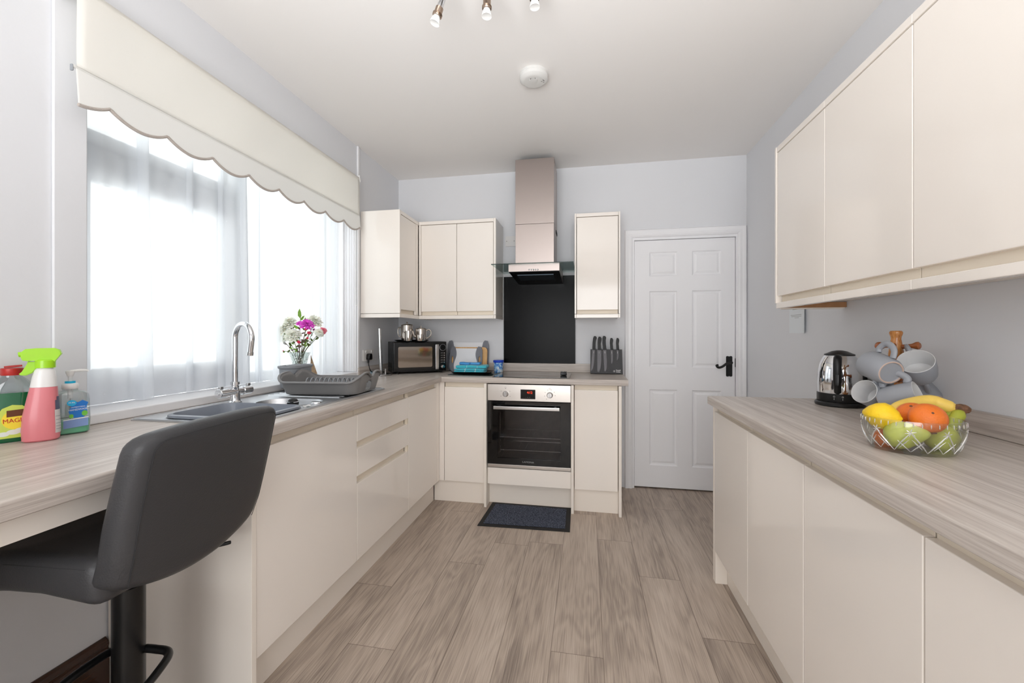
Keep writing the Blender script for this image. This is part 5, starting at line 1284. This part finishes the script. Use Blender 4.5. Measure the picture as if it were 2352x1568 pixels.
# ================================================================ MUG TREE AND MUGS
tp = ond(2058, 900, 1.392); tp.z = ZW
t = thing('mug_tree', 'turned honey-coloured wooden mug tree on the right-hand counter', 'mug tree', (tp.x, tp.y, ZW+.0005))
g = G(); g.lathe([(0, 0), (.072, 0), (.075, .004), (.075, .014), (.068, .020), (.026, .024), (.021, .032), (.0175, .06), (.017, .13), (.0185, .17), (.020, .215), (.0205, .232), (.0165, .262), (.0135, .282), (.0140, .290), (.0175, .300), (.0178, .306), (.014, .3105), (0, .311)], 40); part('post', g, 'mug_tree_wood', t)
def peg(tipv, base_z):
    b = Vector((tp.x, tp.y, base_z)); d = (tipv-b); L = d.length; M = frame(d, None, b)
    g = G(); g.lathe([(0, .012), (.0075, .012), (.0072, L*.55), (.008, L*.68), (.0125, L*.86), (.0125, L*.94), (.008, L*1.0), (0, L*1.01)], 20, M=M); part('peg', g, 'peg_wood', t, W=True)
def cam3(px, py, D): return ond(px, py, D)
_vf = ray(2060, HY).normalized(); _vr = Vector((_vf.y, -_vf.x, 0))
def cv(r, u, f): return (_vr*r+CU*u+_vf*f).normalized()
peg(cam3(2016, 794, 1.345), ZW+.262); peg(cam3(2114, 793, 1.335), ZW+.255); peg(cam3(2064, 870, 1.29), ZW+.160)
peg(cam3(2008, 858, 1.44), ZW+.165); peg(cam3(2118, 868, 1.46), ZW+.165); peg(cam3(2062, 800, 1.50), ZW+.26)
def mug(label, c, ax, hdir, r=.047, h=.088, turn=None):
    """c: centre of the mug; ax: base to opening; hdir: side the handle is on"""
    M = frame(ax, hdir, Vector(c)-Vector(ax).normalized()*h/2)
    k = thing('mug', label, 'mug', M=M, group='grey stoneware mugs on the mug tree')
    g = G(); g.lathe([(r*.80, 0), (r*.84, .001), (r*.93, .010), (r*.99, .035), (r, h-.002), (r*.985, h)], 48)
    g.lathe([(0, .0025), (r*.66, .0025), (r*.70, .0012)], 48); part('body', g, 'mug_grey', k)
    g = G(); g.lathe([(r*.70, .0013), (r*.72, -.001), (r*.78, -.001), (r*.80, .0)], 48); part('foot_ring', g, 'mug_foot', k)
    g = G(); g.lathe([(r*.985, h), (r*.955, h+.0004), (r*.93, h-.003), (r*.92, .035), (r*.85, .014), (r*.6, .008), (0, .007)], 48); part('inside', g, 'mug_inner', k)
    g = G(); g.tube(smooth_path([(r*.992, 0, h*.86), (r*1.3, 0, h*.90), (r*1.72, 0, h*.74), (r*1.75, 0, h*.48), (r*1.45, 0, h*.25), (r*.962, 0, h*.18)], 6), .0065, 12, flat=1.5); part('handle', g, 'mug_grey', k)
    return k
mug('grey mug hanging upper left on the mug tree with its base showing', cam3(2022, 845, 1.300), cv(-.58, .24, .78), cv(.22, .97, .05), .044, .088)
mug('grey mug hanging upper right on the mug tree, pale inside showing', cam3(2108, 846, 1.300), cv(-.16, .63, -.77), cv(-.25, .65, .65), .0455, .078)
mug('grey mug hanging lower left on the mug tree, mouth towards the kettle', cam3(2005, 908, 1.325), cv(-.50, .36, -.79), cv(.55, .80, .05), .0385, .084)
mug('grey mug lying low in the middle of the mug tree behind the lemon', cam3(2066, 914, 1.255), cv(.92, .33, -.20), cv(-.30, .93, .1), .042, .090)
mug('grey mug hanging at the back right of the mug tree, mostly hidden', cam3(2118, 904, 1.42), cv(-.50, .62, .60), cv(-.3, .6, .1), .044, .086)

# ================================================================ FRUIT BOWL
FC = Vector((.828, 1.228, ZW+.0006)); FA = .100; FB = .086
frz = math.atan2(cs*.2+sn, cs) + math.radians(-22)
t = thing('fruit_bowl', 'oval cut glass bowl of fruit on the right-hand counter', 'bowl', FC, frz)
g = G(); n = 160; rows = []
def bowl_r(f, a, out=True):
    z = .0+.084*f; w = .84+.18*math.sin(f*PI*.60)**.9
    cut = 0
    th = 0 if out else .0045
    return ((FA*w-cut-th)*math.cos(a), (FB*w-cut-th)*math.sin(a), z if out else max(z, .007))
n = 360
outs = [[bowl_r(f, 2*PI*i/n) for i in range(n)] for f in [0]+[.04+.96*j/44 for j in range(45)]]
ins = [[bowl_r(f, 2*PI*i/n, False) for i in range(n)] for f in (1, .9, .75, .6, .45, .3, .18, .08, .0)]
g.loft(outs+ins); part('glass', g, 'crystal', t, ang=60)
def onb(f, a, o=.0006): x, y, z = bowl_r(f, a); return (x*(1+o/FA*2), y*(1+o/FB*2), z)
g = G()
def cutline(f0, a0, f1, a1, r=.0014, k=9):
    g.tube([onb(f0+(f1-f0)*i/k, a0+(a1-a0)*i/k) for i in range(k+1)], [r*(.25+.75*math.sin(PI*(i+.3)/(k+.6))) for i in range(k+1)], 5)
NB = 9
for i in range(NB):
    a = 2*PI*i/NB; w = 2*PI/NB
    cutline(.10, a-w*.5, .68, a, .0018); cutline(.10, a+w*.5, .68, a, .0018)
    cutline(.10, a, .42, a+w*.36, .0012); cutline(.10, a, .42, a-w*.36, .0012)
    for q in (.16, .30):
        cutline(.10+q*.6, a-w*.42+q*w*.5, .30+q*.6, a-w*.18+q*w*.5, .0009, 4); cutline(.10+q*.6, a+w*.42-q*w*.5, .30+q*.6, a+w*.18-q*w*.5, .0009, 4)
    for k in range(6):                       # star where the diagonals meet
        q = PI*2*k/6+.3; cutline(.68, a, .68+.12*math.sin(q), a+w*.16*math.cos(q), .0013, 5)
for i in range(40): a = 2*PI*i/40; cutline(.84, a, .965, a, .0012, 5)
part('cut_pattern', g, 'cut_facets', t, ang=30)
def fruit(name, label, cat, c, prof, m, ax=(0, 0, 1), n=32, group=None, dimple=None):
    F = frame(ax, None, c); k = thing(name, label, cat, M=F, group=group); g = G(); g.lathe(prof, n); part('flesh', g, m, k, ang=80)
    if dimple: g = G(); g.lathe(dimple, 10); part('stem_scar', g, 'banana_tip', k)
    return k
r = .034
p = ond(2100, 1000, 1.1)
def lemon_prof(r, L): return [(0, -L), (.006, -L*.98), (.010, -L*.90), (r*.55, -L*.72), (r*.86, -L*.38), (r, 0), (r*.9, L*.35), (r*.62, L*.68), (.011, L*.87), (.0075, L*.95), (.004, L*.99), (0, L)]
fruit('lemon', 'bright yellow lemon at the left end of the fruit bowl', 'lemon', cam3(2026, 955, 1.075), lemon_prof(.0355, .042), 'lemon', cv(.90, -.12, -.35), dimple=[(0, .043), (.003, .042), (.0035, .0405)])
og = 'oranges in the glass bowl'
fruit('orange', 'smaller orange tucked behind the front orange beside the lemon', 'orange', cam3(2096, 953, 1.085), [(a*1.03, b*.94) for a, b in ball(.0335, 20)], 'orange', cv(-.1, .75, -.5), group=og, dimple=[(0, .0322), (.003, .0318), (.0035, .031)])
fruit('orange', 'large orange at the front of the fruit bowl', 'orange', cam3(2131, 960, 1.03), [(a*1.06, b*.9) for a, b in ball(.0355, 20)], 'orange', cv(.25, .55, -.8), group=og, dimple=[(0, .0326), (.0025, .0322), (.003, .0315)])
pp_ = [(0, -.040), (.012, -.0395), (.026, -.034), (.0345, -.018), (.034, 0), (.026, .018), (.016, .034), (.010, .043), (.004, .048), (0, .046)]
pg = 'green pears in the glass bowl'
for lab, c, ax in (('green pear in the left middle of the bowl under the lemon', cam3(2078, 998, 1.035), cv(.85, .15, .2)), ('green pear at the right of the bowl under the large orange', cam3(2152, 1000, 1.055), cv(-.6, .3, .6))):
    k = fruit('pear', lab, 'pear', c, pp_, 'pear', ax, group=pg); g = G(); g.tube([(0, 0, .046), (.002, 0, .060)], .0018, 6); part('stalk', g, 'banana_tip', k)
fruit('orange', 'orange seen through the glass at the bottom left of the bowl', 'orange', cam3(2040, 1004, 1.095), [(a, b*.95) for a, b in ball(.031, 18)], 'orange', cv(-.3, .2, .5), group=og)
def banana(label, pts, r, m, tip):
    P_ = smooth_path(pts, 7); n = len(P_); k = thing('banana', label, 'banana', P_[0], group='bunch of bananas in the glass bowl')
    rad = [r*(min(1, .35+i/n*5) if i < n*.15 else 1 if i < n*.78 else max(.38, 1-(i/n-.78)*3.2)) for i in range(n)]
    g = G(); g.tube(P_, rad, 6); o = part('skin', g, m, k, W=True, ang=75); sb_ = o.modifiers.new('s', 'SUBSURF'); sb_.levels = 2; sb_.render_levels = 2
    return k
tipc = cam3(2214, 938, 1.105)
k = banana('long yellow banana arching over the back of the fruit bowl', [cam3(2040, 960, 1.135), cam3(2064, 937, 1.14), cam3(2102, 925, 1.145), cam3(2138, 921, 1.14), cam3(2162, 928, 1.13), cam3(2186, 936, 1.12), cam3(2206, 938, 1.11)], .0205, 'banana', None)
k2 = banana('greener banana lying below the long yellow one', [cam3(2120, 985, 1.135), cam3(2150, 972, 1.135), cam3(2172, 962, 1.125), cam3(2192, 950, 1.115), cam3(2206, 941, 1.110)], .018, 'banana_green', None)
k3 = banana('green-tipped banana curving down at the right end of the bowl', [cam3(2165, 1012, 1.095), cam3(2183, 992, 1.095), cam3(2190, 972, 1.097), cam3(2200, 955, 1.100), cam3(2208, 944, 1.105)], .0175, 'banana_green', None)
g = G(); g.tube(smooth_path([cam3(2190, 934, 1.115), cam3(2203, 938, 1.109), cam3(2217, 940, 1.105), cam3(2226, 943, 1.103)], 4), [.007, .009, .011, .013, .0135, .0135, .013, .013, .012, .011, .010, .009, .007], 8); g.tube([cam3(2210, 944, 1.105), cam3(2207, 956, 1.103)], [.009, .007], 7)
o = part('bunch_stem', g, 'banana_tip', k, W=True, ang=60)

# ================================================================ CEILING FITTINGS
sd = onz(1227, 171, ZC-.0)
sd = Vector((-.268, 2.088, ZC)); t = thing('smoke_detector', 'round white smoke alarm on the ceiling', 'smoke detector', (sd.x, sd.y, ZC-.0005))
mat('alarm_white', (216, 215, 212), .4)
g = G(); g.lathe([(0, 0), (.072, 0), (.0725, -.012), (.070, -.014), (.072, -.016), (.0715, -.030), (.060, -.040), (.048, -.0425), (0, -.0425)], 48); part('housing', g, 'alarm_white', t)
g = G(); g.lathe([(.020, -.0424), (.019, -.0452), (.0, -.0455)], 24, M=T_((.0, -.015, 0))); part('test_button', g, 'alarm_white', t)
for i in range(5): g = G(); g.box(-.014+i*.006, -.0115+i*.006, -.045+.01, -.032+.006, -.0452, -.0424); part('vent_slot', g, 'text_dark', t)
for x, y in ((.038, -.03), (.043, -.024), (.034, -.016), (.045, -.012)): g = G(); g.box(x, x+.007, y, y+.002, -.0432, -.0424, M=Matrix.Rotation(.4, 4, 'Z')); part('vent_slot', g, 'text_dark', t)
t = thing('ceiling_spotlight', 'chrome three-arm ceiling spotlight with white reflector bulbs', 'ceiling light', (-.37, 1.33, ZC-.0005))
g = G(); g.lathe([(0, 0), (.06, 0), (.06, -.022), (.05, -.03), (0, -.03)], 32); g.box(-.30, .28, -.012, .012, -.052, -.030, .004); g.tube([(0, 0, -.02), (0, 0, -.04)], .012, 12); part('ceiling_bar', g, 'chrome', t)
for px, py, dx, dz, rb in ((1001, 45, .33, 0, 1), (1118, 29, .02, 0, 1), (1228, 8, -.04, 0, 1)):
    D = 1.52; c = ond(px, py, D); ax = (CU+CR*dx-CF*.12*0).normalized()
    b0 = c-ax*.0; up = b0+ax*.20
    top_ = Vector((b0.x+ (up-b0).x*.5, 1.33, ZC-.043))
    g = G(); g.lathe([(0, .030), (.0125, .030), (.0125, .058), (.0118, .06)] + [(.0118, .115), (.0, .118)], 24, M=frame(ax, None, b0)); h_ = part('lamp_tube', g, 'chrome', t, W=True)
    g = G(); g.lathe([(0, .012), (.0165, .012), (.018, .014), (.016, .016), (.018, .018), (.016, .020), (.018, .022), (.0145, .024), (.0145, .045), (.012, .046)], 28, M=frame(ax, None, b0)); part('lamp_collar', g, 'nickel', h_, W=True)
    g = G(); g.lathe([(0, -.013), (.016, -.013), (.0185, -.0145), (.0188, -.012), (.016, .002), (.012, .012), (0, .014)], 28, M=frame(ax, None, b0)); part('bulb', g, 'bulb_white', h_, W=True)
    g = G(); e = b0+ax*.112; g.tube(smooth_path([e, e+Vector((0, -.02, .02)), Vector((max(-.64, min(-.12, e.x)), 1.36, ZC-.06)), Vector((max(-.64, min(-.12, e.x)), 1.335, ZC-.045))], 5), .0045, 8); part('arm', g, 'chrome', t, W=True)
